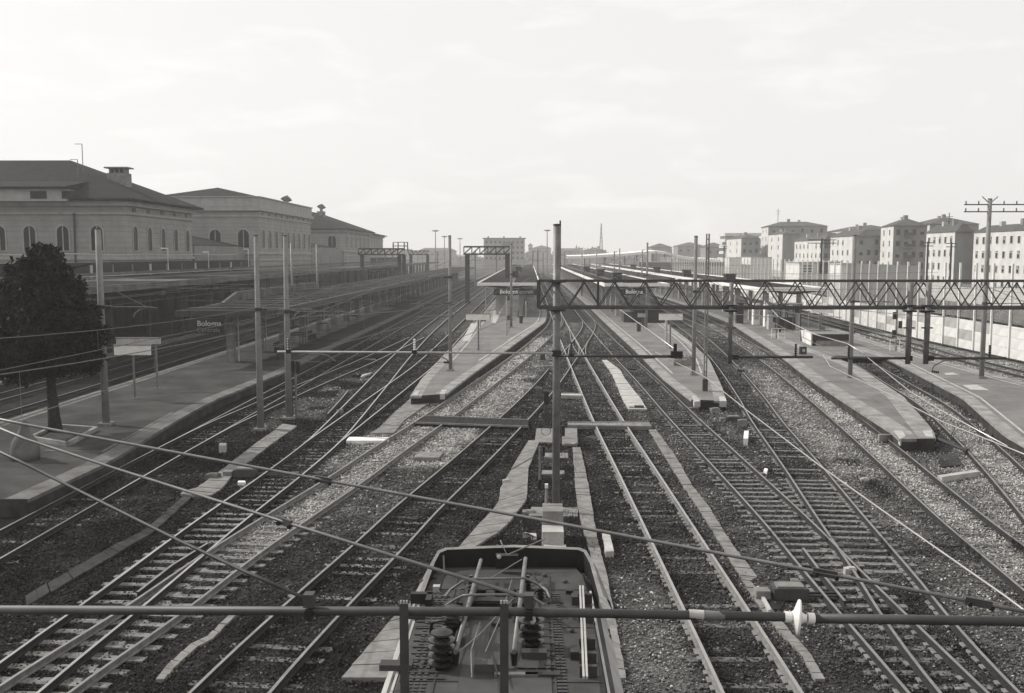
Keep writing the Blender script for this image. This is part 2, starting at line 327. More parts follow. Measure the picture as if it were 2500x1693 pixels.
for ti, (k, line) in enumerate(LINES.items()):
    lab, ex, m0, m1, expo = tracklabels[k]
    t = thing('railway_track', (line[0].x, line[0].y, 0), lab, 'railway track', 'tracks of the station yard')
    dz = .0025*ti
    for s in (-1, 1): rail_mb(offset(line, s*.755), .018+dz).build('rail', [m0, m1], t)
    # sleepers
    acc = 0; nxt = .3; st_mb = MB(); nsl = 0; far_end = 150 if k not in ('ta', 'tb', 't10') else 120
    for i in range(len(line)-1):
        a, b = line[i], line[i+1]; l = (b-a).length
        if l > 3: break
        while nxt <= acc+l:
            p = a.lerp(b, (nxt-acc)/l); nxt += .62; d = (b-a).normalized(); rz = math.atan2(d.y, d.x)-math.pi/2
            if p.y < 9 or p.y > far_end: continue
            if k == 't2b' and p.y < 52: continue
            if k == 't7' and p.y < 25: continue
            if k == 't1' and p.y > 60 and int(nxt*10) % 2: pass
            exposed = expo and p.y < ex
            if k in ('t6', 't7') and (p.y < 22.5 or p.y > 36): exposed = exposed and random.random() < .25
            cov = {'t6': .0, 't3': .25, 't2a': .15}.get(k, .55)
            zs = (.012 if exposed else (-.012 if random.random() > cov else -.05))+dz*.8+random.uniform(-.006, .004)
            if not exposed and k in ('t4', 't5', 't8', 't1', 't9') : zs -= .006
            vis = abs(p.x) < .56*p.y+3
            if p.y < 52 and vis:
                o = bpy.data.objects.new('sleeper', sm_e if (exposed or random.random() < .1) else sm_d); COL.objects.link(o)
                o.parent = t; o.location = (p.x-t.location.x, p.y-t.location.y, zs); o.rotation_euler = (0, 0, rz*.6+random.uniform(-.01, .01)); nsl += 1
            elif vis: st_mb.box((p.x, p.y, zs-.07), (2.3, .22, .14), rz)
            if False:
                for s in (-1, 1):
                    q = p+Vector((math.cos(rz), math.sin(rz), 0))*s*.755; st_mb.box((q.x, q.y, .035), (.26, .1, .05), rz)
        acc += l
    if k in ('t2a', 't2b', 't3', 't5', 't6', 't7'):
        cm_ = MB(); y_ = 0; L2 = [p for p in line if p.y < 75]; prev = None; d_acc = 0
        for s in (-1, 1):
            for sd_ in (-1,):
                Q = offset(L2, s*.755+sd_*.09); dd = 0
                for i in range(1, len(Q)):
                    if (Q[i]-Q[i-1]).length > 2: continue
                    n_ = max(1, int((Q[i]-Q[i-1]).length/.31))
                    for j in range(n_):
                        if rng.random() < .35: continue
                        q = Q[i-1].lerp(Q[i], j/n_); cm_.box((q.x, q.y, .035), (.10, .14+.16*random.random(), .04), 0)
        cm_.build('rail_fastenings', 'conc', t, kind='stuff')
    if st_mb.v: st_mb.build('distant_sleepers', 'sleeperd', t, kind='stuff')
# check rails / point blades near the turnouts
def extra_rail(pts, label):
    solo(rail_mb(smoothline([(p.x, p.y) for p in pts], 1.5), .02), 'check_rail', ['rust', 'steelr'], label, 'rail', 'short extra rails in the turnouts')
extra_rail([P(336, 1462), P(420, 1395), P(507, 1340)], 'short dark rail inside the pale sleeper track at lower left')
extra_rail([P(256, 1450), P(320, 1401), P(410, 1335)], 'pale guard rail beside the shiny rail at lower left')
extra_rail([P(1960, 1352), P(2010, 1420), P(2062, 1484)], 'dark guard rail inside the lower right turnout')
extra_rail([P(1389, 800), P(1397, 845), P(1410, 868)], 'thin curved rail in the crossover behind the central pole')
for pts, lab in (([(1373, 843), (1372, 860), (1366, 874)], 'short curved blade nearest the central pole in the crossover'), ([(1402, 829), (1391, 848), (1387, 870)], 'curved closure rail left of the diamond crossing'), ([(1405, 832), (1413, 846), (1414, 858), (1411, 872)], 'curved closure rail in the middle of the diamond crossing'), ([(1449, 815), (1437, 836), (1430, 853), (1430, 870)], 'curved closure rail right of the diamond crossing'), ([(1376, 778), (1373, 796), (1364, 808)], 'curved rail end above the crossover by the pole'), ([(1425, 790), (1440, 806), (1452, 820), (1470, 845)], 'straight guard rail right of the crossover'), ([(1440, 1302), (1470, 1370)][:0] or [(850, 960), (830, 985), (800, 1018)], 'guard rail at the fork of the shiny tracks')):
    extra_rail([P(*q) for q in pts], lab)
# ================================================================== PLATFORMS
def platform(name, Lp, Rp, mtop, z=.55, end_pale=True, kerbw=.6, line_in=.85, sides=(1, 1), lines=(1, 1)):
    n = 60; y0 = max(Lp[0][1], Rp[0][1]); y1 = min(Lp[-1][1], Rp[-1][1]); ysn = [y0+(y1-y0)*(i/(n))**1.6 for i in range(n+1)]
    A = [Vector((float(np.interp(y, [p[1] for p in Lp], [p[0] for p in Lp])), y, 0)) for y in ysn]
    B = [Vector((float(np.interp(y, [p[1] for p in Rp], [p[0] for p in Rp])), y, 0)) for y in ysn]
    A[0].y = Lp[0][1]; B[0].y = Rp[0][1]; A[0].x = Lp[0][0]; B[0].x = Rp[0][0]
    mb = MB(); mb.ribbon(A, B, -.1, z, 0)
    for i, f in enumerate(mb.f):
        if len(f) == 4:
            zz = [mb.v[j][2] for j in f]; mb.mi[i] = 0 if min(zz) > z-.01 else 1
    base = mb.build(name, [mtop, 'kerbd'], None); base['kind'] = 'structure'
    def inset(Q, s, a, b):
        o_ = len(A)-len(Q); W_ = [abs(B[i+o_].x-A[i+o_].x)*.46 for i in range(len(Q))]
        return [p+Vector((s*min(a, q), 0, 0)) for p, q in zip(Q, W_)], [p+Vector((s*min(b, q), 0, 0)) for p, q in zip(Q, W_)]
    i0 = next((i for i in range(len(A)) if (B[i]-A[i]).length > 3.6), 0)
    for s, Q, on, li in ((1, A, sides[0], lines[0]), (-1, B, sides[1], lines[1])):
        if not on: continue
        U, V = inset(Q, s, -.05, kerbw)
        if s < 0: U, V = V, U
        MB().ribbon(U, V, z-.12, z+.006).build('edge_coping', 'kerbm' if mtop == 'asphaltd' else 'kerb', base)
        if not li: continue
        U, V = inset(Q[i0:], s, line_in, line_in+.12)
        if s < 0: U, V = V, U
        MB().ribbon(U, V, z-.02, z+.004).build('safety_line', 'paint', base)
    return base
Z = .55
def w(px, py, z=Z): p = P(px, py, z); return (p.x, p.y)
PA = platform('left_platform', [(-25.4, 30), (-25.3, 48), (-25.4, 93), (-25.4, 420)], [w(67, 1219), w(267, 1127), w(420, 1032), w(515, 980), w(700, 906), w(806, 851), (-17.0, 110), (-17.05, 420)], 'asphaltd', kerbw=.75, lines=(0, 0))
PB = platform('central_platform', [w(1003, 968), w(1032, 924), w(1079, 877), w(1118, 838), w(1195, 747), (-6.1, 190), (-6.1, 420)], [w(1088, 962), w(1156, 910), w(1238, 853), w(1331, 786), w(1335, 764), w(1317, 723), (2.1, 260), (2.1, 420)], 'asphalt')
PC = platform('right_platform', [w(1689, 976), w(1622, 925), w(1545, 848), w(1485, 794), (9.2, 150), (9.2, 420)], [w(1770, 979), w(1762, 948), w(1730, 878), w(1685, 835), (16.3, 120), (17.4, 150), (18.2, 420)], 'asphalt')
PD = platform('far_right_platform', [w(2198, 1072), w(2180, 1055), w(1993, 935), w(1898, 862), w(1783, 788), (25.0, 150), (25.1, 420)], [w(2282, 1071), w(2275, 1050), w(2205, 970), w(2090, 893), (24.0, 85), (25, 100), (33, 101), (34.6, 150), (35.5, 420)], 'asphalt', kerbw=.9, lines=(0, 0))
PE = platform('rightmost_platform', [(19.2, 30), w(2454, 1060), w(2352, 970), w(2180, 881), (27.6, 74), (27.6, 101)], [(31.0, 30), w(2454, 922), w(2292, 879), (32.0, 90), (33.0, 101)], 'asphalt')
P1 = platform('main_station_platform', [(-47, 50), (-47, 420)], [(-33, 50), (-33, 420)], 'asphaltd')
bl = MB()
bl.prism([(24.2, 76), (27.8, 75), (27.8, 101), (25.0, 101), (23.5, 84)], .3, .553).build('platform_head', 'asphalt', PD)
# painted lines on the platform tops
def flatline(pts, wdt, z, parent, name='painted_line', m='paint'):
    ln = [Vector((p[0], p[1], 0)) for p in pts]; MB().ribbon(offset(ln, -wdt/2), offset(ln, wdt/2), z-.01, z).build(name, m, parent)
flatline([w(1148, 831), w(1240, 831), w(1318, 787)], .12, Z+.0085, PB)
flatline([w(1180, 798), w(1285, 798)], .12, Z+.0085, PB)
flatline([w(1895, 838), w(1985, 838)], .12, Z+.0085, PD)
flatline([w(1897, 825), w(1990, 823)], .12, Z+.0085, PD)
flatline([w(1530, 810), w(1640, 810), w(1690, 845)], .12, Z+.0085, PC)
flatline([w(110, 1100), w(250, 1103), w(420, 1008)], .15, Z+.0085, PA, m='kerbm')
for (a, b, c, d, par) in (((2305, 912), (2325, 910), (2343, 915), (2310, 916), PE), ((2350, 941), (2385, 940), (2415, 953), (2370, 952), PE), ((1200, 760), (1228, 752), (1210, 790), (1200, 788), PB), ((1150, 790), (1166, 790), (1145, 833), (1128, 833), PB)):
    MB().prism([w(*a), w(*b), w(*c), w(*d)], Z-.02, Z+.0095).build('paving_patch', 'concl', par)
for (a, b, c, d, par) in (((2181, 1053), (2203, 1053), (2212, 1068), (2198, 1073), PD), ((2252, 1053), (2274, 1053), (2280, 1070), (2262, 1068), PD), ((1688, 967), (1698, 967), (1710, 981), (1695, 983), PC), ((1755, 969), (1770, 969), (1774, 981), (1757, 981), PC), ((1014, 955), (1025, 955), (1020, 966), (1008, 966), PB), ((1078, 953), (1092, 953), (1086, 963), (1074, 963), PB)):
    MB().prism([w(*a), w(*b), w(*c), w(*d)], Z-.3, Z+.03).build('pale_end_block', 'concl', par)
# ramps at platform ends
def ramp(pts, z0, z1, parent):  # pts: near-left, near-right, far-right, far-left
    a, b, c, d = [Vector((p[0], p[1], 0)) for p in pts]
    vs = [(a.x, a.y, z0), (b.x, b.y, z0), (c.x, c.y, z1), (d.x, d.y, z1), (a.x, a.y, -.1), (b.x, b.y, -.1), (c.x, c.y, -.1), (d.x, d.y, -.1)]
    MB().add(vs, [(0, 1, 2, 3), (4, 5, 1, 0), (5, 6, 2, 1), (7, 4, 0, 3)]).build('ramp', 'conc', parent)
ramp([w(1698, 992, .05), w(1772, 992, .05), w(1772, 979.5), w(1693, 977.5)], .05, .5, PC)
ramp([w(1000, 972, .1), w(1066, 972, .1), w(1086, 962), w(1005, 967)], .1, .54, PB)
# ================================================================== WALKWAYS, TROUGHS, CROSSINGS
def slabs(name, left, right, n, z, m, label, gap=.03, th=.12):
    """a path of single slabs between two edge polylines"""
    L_ = [Vector((p[0], p[1], 0)) for p in left]; R_ = [Vector((p[0], p[1], 0)) for p in right]
    if len(L_) != len(R_):
        m_ = max(len(L_), len(R_)); at0 = lambda Q, u: Q[min(int(u*(len(Q)-1)), len(Q)-2)].lerp(Q[min(int(u*(len(Q)-1)), len(Q)-2)+1], u*(len(Q)-1)-min(int(u*(len(Q)-1)), len(Q)-2))
        L_ = [at0(L_, i/(m_-1)) for i in range(m_)]; R_ = [at0(R_, i/(m_-1)) for i in range(m_)]
    def at(Q, u):
        f = u*(len(Q)-1); i = min(int(f), len(Q)-2); return Q[i].lerp(Q[i+1], f-i)
    t = thing(name, (left[0][0], left[0][1], 0), label, 'walkway')
    for i in range(n):
        u0, u1 = i/n, (i+1)/n-gap/n*2; q = [at(L_, u0), at(R_, u0), at(R_, u1), at(L_, u1)]
        MB().prism([(p.x+random.uniform(-.014, .014), p.y) for p in q], -.1, z+random.uniform(-.012, .012)).build('slab', m, t)
    return t
def g0(px, py): p = P(px, py, .08); return (p.x, p.y)
slabs('concrete_walkway', [g0(1290, 1075), g0(1221, 1190), g0(1219, 1222), g0(1206, 1240), g0(1150, 1300), g0(1090, 1370), g0(1035, 1440), g0(965, 1500), g0(905, 1570), g0(832, 1655)],
      [g0(1318, 1075), g0(1290, 1140), g0(1287, 1200), g0(1284, 1222), g0(1230, 1290), g0(1150, 1340), g0(1120, 1400), g0(1060, 1470), g0(1010, 1560), g0(940, 1655)], 26, .08, 'conc', 'wide slab walkway running beside the locomotive to the central pole')
slabs('cable_walkway', [g0(1398, 1092), g0(1402, 1150), g0(1405, 1200), g0(1415, 1260), g0(1430, 1310), g0(1448, 1380), g0(1465, 1470), g0(1478, 1560), g0(1490, 1655)],
      [g0(1417, 1092), g0(1430, 1150), g0(1440, 1200), g0(1452, 1280), g0(1462, 1330), g0(1482, 1400), g0(1500, 1500), g0(1515, 1580), g0(1530, 1655)], 30, .07, 'conc', 'broken slab cable cover right of the locomotive and the tall pole')
slabs('cable_walkway', [g0(1583, 1047), g0(1600, 1075), g0(1628, 1120), g0(1665, 1180), g0(1700, 1230), g0(1735, 1285), g0(1768, 1340), g0(1805, 1400), g0(1812, 1412), g0(1825, 1435), g0(1872, 1500), g0(1905, 1540), g0(1955, 1590), g0(1990, 1655)],
      [g0(1602, 1047), g0(1622, 1075), g0(1655, 1120), g0(1688, 1180), g0(1728, 1230), g0(1762, 1285), g0(1798, 1340), g0(1850, 1405), g0(1832, 1415), g0(1848, 1435), g0(1895, 1495), g0(1935, 1545), g0(1978, 1590), g0(2015, 1655)], 60, .05, 'conc', 'narrow zigzag cable trough between two tracks right of centre')
slabs('concrete_walkway', [g0(1470, 880), g0(1489, 905), g0(1500, 925), g0(1520, 975), g0(1535, 1000)], [g0(1482, 880), g0(1515, 905), g0(1525, 925), g0(1565, 975), g0(1580, 1000)], 14, .10, 'concl', 'broad slab area between two tracks beyond the plank crossing')
slabs('concrete_walkway', [g0(1003, 973), g0(960, 1010), g0(925, 1045), g0(905, 1058)], [g0(1064, 973), g0(1020, 1003), g0(986, 1027), g0(962, 1058)], 9, .09, 'conc', 'slab ramp path leading from the central platform tip')
slabs('cable_walkway', [g0(690, 1035), g0(600, 1100), g0(530, 1155), g0(480, 1190), g0(445, 1200), g0(440, 1206)], [g0(725, 1040), g0(640, 1100), g0(572, 1155), g0(538, 1195), g0(515, 1208), g0(505, 1210)], 22, .07, 'conc', 'slab trough lid path left of the shiny track')
slabs('cable_walkway', [g0(448, 1210), g0(355, 1290), g0(238, 1350), g0(61, 1452)], [g0(466, 1214), g0(375, 1296), g0(262, 1362), g0(61, 1478)], 22, .05, 'kerbd', 'dark half buried trough lids at the lower left')
slabs('cable_walkway', [g0(582, 1478), g0(545, 1510), g0(508, 1548), g0(463, 1568), g0(405, 1622), g0(378, 1655)], [g0(602, 1478), g0(562, 1510), g0(520, 1555), g0(478, 1575), g0(425, 1625), g0(400, 1655)], 12, .05, 'conc', 'thin pale trough between the two lower left tracks')
def crossing(quad, n, label, z=.175, m='wood', pale='conc'):
    a, b, c, d = [P(x, y, z) for x, y in quad]     # near-left, near-right, far-right, far-left
    t = thing('plank_crossing', ((a.x+b.x)/2, (a.y+b.y)/2, 0), label, 'crossing', 'boarded crossings over the tracks')
    for i in range(n):
        q = [a.lerp(b, i/n), a.lerp(b, (i+.97)/n), d.lerp(c, (i+.97)/n), d.lerp(c, i/n)]
        MB().prism([(p.x, p.y) for p in q], .02, z+.012+random.uniform(-.004, .004)).build('plank', m, t)
    for e0, e1 in ((a, b), (d, c)):
        MB().beam(e0+Vector((0, 0, .01)), e1+Vector((0, 0, .01)), .08, .09).build('edge_timber', pale, t)
crossing([(1013, 1033), (1290, 1043), (1290, 1027), (1040, 1017)], 14, 'dark board crossing with pale edges left of the tall pole', m='wood')
crossing([(1386, 1040), (1592, 1043), (1585, 1031), (1386, 1033)], 10, 'narrow pale plank crossing right of the tall pole', m='conc', pale='conc')
crossing([(1370, 967), (1424, 968), (1422, 963), (1370, 962)], 3, 'single pale board beyond the crossing right of the pole', m='concl', pale='concl')
# ================================================================== OVERHEAD: poles
def steady(mb, tip, back, drop=.45):
    a = Vector(back); b = Vector(tip); pts = [a, a.lerp(b, .35)+Vector((0, 0, .02)), a.lerp(b, .7)+Vector((0, 0, -.08)), a.lerp(b, .92)+Vector((0, 0, -.25)), b+Vector((0, 0, -drop))]
    mb.tube(pts, .025, 6)
def insulator(p, ax, n=5, r=.07, l=.32):
    pr = [(0, .02)]
    for i in range(n): t = l*(i+.2)/n; pr += [(t, .025), (t+l*.35/n, r), (t+l*.5/n, r), (t+l*.75/n, .025)]
    pr += [(l, .02)]; return MB().lathe(p, ax, pr, 10)
def catpole(name, bx, by, zb, tx, ty, r0, r1, label, m='pole', arms=(), cat='pole', group='overhead line poles in the yard'):
    b = P(bx, by, zb); b.z = zb; zt = zat(tx, ty, b.y)
    t = thing(name, b, label, cat, group)
    MB().tube([b, (b.x, b.y, (zb+zt)/2), (b.x, b.y, zt)], r0, 14, r2=r1).build('shaft', m, t, smooth=True)
    MB().lathe((b.x, b.y, zt), (0, 0, 1), [(0, r1*1.1), (.04, r1*1.1), (.06, .01)], 12).build('cap', 'dsteel', t)
    MB().box((b.x, b.y, zb+.06), (r0*3.4, r0*3.4, .12)).build('base_block', 'conc', t)
    for (dx, z, ln) in arms:
        q = Vector((b.x, b.y, z)); e = q+Vector((dx*ln, 0, 0))
        MB().tube([q, e], .03, 6).tube([q+Vector((0, 0, 1.1)), e+Vector((-dx*.3, 0, .02))], .018, 5).build('cantilever', 'galv', t)
        insulator(q+Vector((dx*.15, 0, 0)), (dx, 0, 0)).build('insulator', 'ins', t)
        mb = MB(); steady(mb, e+Vector((-dx*.9, 0, -.02)), e+Vector((dx*.2, 0, -.05))); mb.build('steady_arm', 'galv', t)
        MB().lathe((b.x, b.y, z-.08), (0, 0, 1), [(0, r0*1.15), (.16, r0*1.15)], 12).build('collar', 'dsteel', t)
    return t, b
cpole, cb = catpole('catenary_pole', 1357, 1253, 0, 1358, 551, .125, .12, 'tall grey tubular pole in the middle, standing before the stepped block', 'galv')
for zz in (zat(1357, 757, cb.y), zat(1357, 688, cb.y)):
    MB().lathe((cb.x, cb.y, zz-.03), (0, 0, 1), [(0, .14), (0, .3), (.05, .3), (.05, .14)], 14).build('flange', 'black', cpole)
MB().box((cb.x+.1, cb.y, zat(1363, 600, cb.y)), (.05, .08, 1.6)).build('strap', 'tube', cpole)
MB().prism([(cb.x-.9, cb.y-.55), (cb.x+.7, cb.y-.6), (cb.x+.75, cb.y+.5), (cb.x-.8, cb.y+.55)], -.05, .06).build('footing', 'conc', cpole)
catpole('catenary_pole', 637, 1051, 0, 621, 577, .17, .10, 'pale tapering concrete pole standing left of the pole with twin signals', arms=[(1, 5.9, 2.6)])
catpole('catenary_pole', 706, 1023, 0, 699, 577, .19, .10, 'thick concrete pole with the twin black signals at its foot', arms=[(1, 5.6, 3.0)])
catpole('catenary_pole', 259, 1038, Z, 243, 560, .17, .13, 'concrete pole on the left platform beside the dark evergreen', arms=[(1, 6.1, 2.4)])
catpole('catenary_pole', 1100, 906, Z, 1097, 577, .13, .10, 'slim pole on the near end of the central platform', 'pole', arms=[(-1, 5.2, 2.6), (-1, 7.0, 3.0)])
catpole('catenary_pole', 1248, 800, Z, 1247, 597, .14, .12, 'pole in front of the central canopy beside a folded sign', 'pole', arms=[(1, 6.4, 3.4)])
catpole('catenary_pole', 1693, 916, Z, 1698, 578, .14, .12, 'left one of two close poles on the right platform tip', 'pole', arms=[(1, 6.1, 2.6)])
catpole('catenary_pole', 1578, 801, Z, 1580, 594, .12, .10, 'pole before the dark kiosk on the right platform', 'pole', arms=[(-1, 6.3, 3.2)])
catpole('catenary_pole', 2075, 922, Z, 2083, 576, .15, .13, 'slim pole right of the walled planter', 'pole', arms=[(1, 5.5, 2.4)])
tp, tb_ = catpole('catenary_pole', 2396, 924, Z, 2415, 487, .16, .13, 'tallest pole at far right carrying wire crossarms on its top', 'pole', arms=[(1, 5.4, 3.0)])
zt = zat(2415, 500, tb_.y)
for dz in (0, -.45):
    MB().beam((tb_.x-1.6, tb_.y, zt+dz), (tb_.x+2.6, tb_.y, zt+dz), .07).build('crossarm', 'dsteel', tp)
    for i in range(6): insulator((tb_.x-1.5+i*.8, tb_.y, zt+dz+.03), (0, 0, 1), 3, .05, .2).build('insulator', 'ins', tp)
MB().tube([(tb_.x-.5, tb_.y, zt+.5), (tb_.x-.05, tb_.y, zt+.1)], .03, 5).tube([(tb_.x+.5, tb_.y, zt+.5), (tb_.x+.05, tb_.y, zt+.1)], .03, 5).build('fork', 'dsteel', tp)
# lattice twin pole
b = P(1721, 955, Z); zt = zat(1726, 571, b.y)
t = thing('lattice_pole', b, 'double tube pole with dark foot box on the right platform tip', 'pole', 'overhead line poles in the yard')
for dx in (-.07, .07): MB().tube([(b.x+dx, b.y, Z), (b.x+dx, b.y, zt)], .045, 8).build('shaft', 'pole', t)
mb = MB()
for i in range(16): mb.box((b.x, b.y, Z+.6+i*.55), (.12, .05, .06))
mb.build('batten_plates', 'galv', t); MB().box((b.x, b.y, Z+.35), (.28, .28, .7)).build('foot_box', 'dsteel', t)
# poles further off: position from the bearing, height 9.8 m
for (px, py, lab) in ((1513, 607, 'distant pole beside the white edged canopy, right of the mast'), (1457, 609, 'distant pole left of the tall lattice mast'), (1421, 613, 'thin far pole in the haze, first right of the tall pole'),
                      (1568, 612, 'distant pole standing before the white wavy roof'), (773, 597, 'dark thin pole before the third station block'), (711, 594, 'thin pale pole behind the twin signal pole'), (865, 618, 'short far pole before the distant gantry at left'),
                      (1640, 608, 'far pole left of the two close poles')):
    Y = 1.3*2340/(623-py) if py < 612 else 1.0*2340/(623-py)*.8; q = PY(px, py, Y)
    t = thing('distant_pole', (q.x, q.y, 0), lab, 'pole', 'overhead line poles in the yard')
    MB().tube([(q.x, q.y, 0), (q.x, q.y, q.z)], .15, 8, r2=.11).build('shaft', 'galv', t, smooth=True)
    MB().tube([(q.x, q.y, 6.6), (q.x+2.6, q.y, 6.6)], .04, 5).build('cantilever', 'galv', t)
for (px, py, Y, arm, lab) in ((2007, 583, 150, 2.2, 'wooden line pole with crossarm in front of the long pale house'), (2266, 590, 150, .8, 'dark line pole before the fourth block of flats'), (2323, 592, 150, .8, 'dark line pole between the two rightmost houses'), (1768, 600, 260, .8, 'thin dark pole in front of the far small house')):
    q = PY(px, py, Y); t = thing('utility_pole', (q.x, q.y, 0), lab, 'pole', 'line poles behind the noise barrier')
    MB().tube([(q.x, q.y, 0), (q.x, q.y, q.z)], .16, 8).build('shaft', 'dsteel', t)
    for dz in (0, -.5): MB().beam((q.x-arm, q.y, q.z-.2+dz), (q.x+arm, q.y, q.z-.2+dz), .12).build('crossarm', 'dsteel', t)
for (px, py, Y, lab) in ((1063, 565, 420, 'lighting mast with a broad head left of the slim platform pole'), (1085, 579, 480, 'smaller hazy lighting mast near the slim pole'), (1123, 584, 520, 'faint lighting mast left of the far gantry'), (1336, 564, 420, 'lighting mast left of the tall central pole')):
    q = PY(px, py, Y); t = thing('lighting_mast', (q.x, q.y, 0), lab, 'mast', 'distant lighting masts')
    MB().tube([(q.x, q.y, 0), (q.x, q.y, q.z)], .32, 8, r2=.16).build('shaft', 'galv', t)
    MB().lathe((q.x, q.y, q.z-.2), (0, 0, 1), [(0, .4), (.3, 1.6), (.6, 1.5), (.7, .2)], 10).build('lamp_head', 'galv', t)
for (px, py) in ((940, 612), (958, 614), (1020, 616), (1032, 617), (1068, 614), (1100, 615), (1160, 612), (1212, 613), (1301, 613), (1313, 611), (1326, 615), (1352, 614), (1378, 615), (1395, 617), (1440, 616), (1478, 616), (1500, 614), (1548, 616), (1602, 615)):
    Y = 1.1*2340/(623-py)*1.0; q = PY(px, py, Y); t = thing('far_pole', (q.x, q.y, 0), 'one of the small hazy poles scattered along the far tracks', 'pole', 'small far poles in the haze')
    MB().tube([(q.x, q.y, 0), (q.x, q.y, q.z)], .17, 6).build('shaft', 'galv', t); MB().beam((q.x-1.4, q.y, 7.2), (q.x+1.4, q.y, 7.2), .12).build('crossarm', 'galv', t)
q = PY(1468, 546, 560); t = thing('lattice_mast', (q.x, q.y, 0), 'tall hazy lattice mast on the horizon right of centre', 'mast')
mb = MB()
for i in range(12):
    z0, z1 = q.z*i/12, q.z*(i+1)/12; r0, r1 = 2.0*(1-i/13), 2.0*(1-(i+1)/13)
    for k in range(4):
        a0 = math.pi/4+k*math.pi/2; a1 = a0+math.pi/2; A = (q.x+math.cos(a0)*r0, q.y+math.sin(a0)*r0, z0); B = (q.x+math.cos(a0)*r1, q.y+math.sin(a0)*r1, z1); C = (q.x+math.cos(a1)*r1, q.y+math.sin(a1)*r1, z1)
        mb.beam(A, B, .25).beam(A, C, .16).beam(B, C, .16)
mb.build('lattice', 'galv', t)
# ================================================================== the big truss gantry at Y of the central pole
GY = cb.y
xl, xr = PY(1315, 720, GY).x, PY(2500, 720, GY).x+3
zt, zb_ = zat(1800, 686, GY), zat(1800, 751, GY)
gt = thing('truss_gantry', (xl, GY, zb_), 'long steel lattice girder spanning right from the central pole', 'gantry')
for dy in (-.28, .28):
    MB().beam((xl, GY+dy, zt), (xr, GY+dy, zt), .065, .07).build('top_chord', 'truss', gt)
    MB().beam((xl, GY+dy, zb_), (xr, GY+dy, zb_), .08, .10).build('bottom_chord', 'truss', gt)
mb = MB(); bay = PY(1985, 720, GY).x-PY(1870, 720, GY).x; bay = .98; n = int((xr-xl)/bay)
for i in range(n):
    x0 = xl+i*bay; xm = x0+bay/2
    for dy in (-.28, .28):
        MB().beam((x0, GY+dy, zb_+.05), (xm, GY+dy, zt-.05), .03, .035).build('diagonal', 'truss', gt)
        MB().beam((xm, GY+dy, zt-.05), (x0+bay, GY+dy, zb_+.05), .03, .035).build('diagonal', 'truss', gt)
    mb.beam((x0, GY-.28, zt), (x0, GY+.28, zt), .05).beam((x0, GY-.28, zb_), (x0, GY+.28, zb_), .05)
mb.build('cross_ties', 'truss', gt)
MB().beam((xl, GY-.28, zb_), (xl, GY-.28, zt), .12).beam((xl, GY+.28, zb_), (xl, GY+.28, zt), .12).beam((xl+1.9, GY-.28, zb_), (xl+1.9, GY-.28, zt), .07).build('end_post', 'truss', gt)
def reg(px, py): return PY(px, py, GY-.45)
# drop posts hung from the girder, each with its horizontal arm
for (px, ytop, ybot, xa, xb, rowa, lab) in ((1786, 690, 888, 1795, 1984, 872, 'drop post hanging from the girder, left of the three, with arm to the right'), (2224, 690, 889, 2030, 2220, 875, 'middle drop post under the girder with its arm to the left'), (2268, 690, 889, 2272, 2456, 875, 'right drop post under the girder with its arm to the right')):
    top, bot = reg(px, ytop), reg(px, ybot); t = thing('drop_post', top, lab, 'post', 'posts hung from the girder')
    MB().tube([(top.x, top.y, top.z), (top.x, top.y, bot.z)], .085 if px > 1800 else .07, 12).build('shaft', 'galv', t, smooth=True)
    MB().box((top.x, top.y, zb_-.09), (.34, .3, .05)).box((top.x, top.y, zb_+.09), (.3, .3, .04)).build('clamp', 'black', t)
    zc = reg(px, 801).z; MB().box((top.x, top.y, zc), (.34, .08, .04)).build('wire_bracket', 'dsteel', t)
    a, b2 = reg(xa, rowa), reg(xb, rowa); MB().tube([a, b2], .045, 10).build('arm', 'tube', t, smooth=True)
    sgn = 1 if xb > px+20 else -1
    root = a if sgn > 0 else b2; tip = b2 if sgn > 0 else a
    MB().box((root.x, root.y, root.z), (.16, .14, .16)).build('arm_clamp', 'black', t)
    pi = root.lerp(tip, .78); insulator(pi, (0, 0, 1), 6, .05, .42).build('post_insulator', 'ins', t)
    c1 = root.lerp(tip, .45); mb = MB()
    c2 = root.lerp(tip, .28); mb.tube([(c2.x, c2.y, root.z-.05), (c1.x, c1.y, root.z-.08)], .02, 6); s0 = Vector((c2.x, c2.y, root.z-.06)) if sgn > 0 else Vector((c1.x, c1.y, root.z-.06))
    mb.tube([s0, s0+Vector((-.25*1, 0, -.02)) if sgn > 0 else s0+Vector((.3, 0, -.02)), s0+Vector((-.55 if sgn > 0 else .65, 0, -.18)), s0+Vector((-.62 if sgn > 0 else .9, 0, -.36))], .022, 6)
    mb.build('steady_arm', 'galv' if sgn > 0 else 'dsteel', t)
    s1 = s0+Vector((-.62 if sgn > 0 else .9, 0, -.36)); insulator(s1, (1 if sgn > 0 else -1, 0, -.15), 4, .045, .24).build('insulator', 'ins', t)
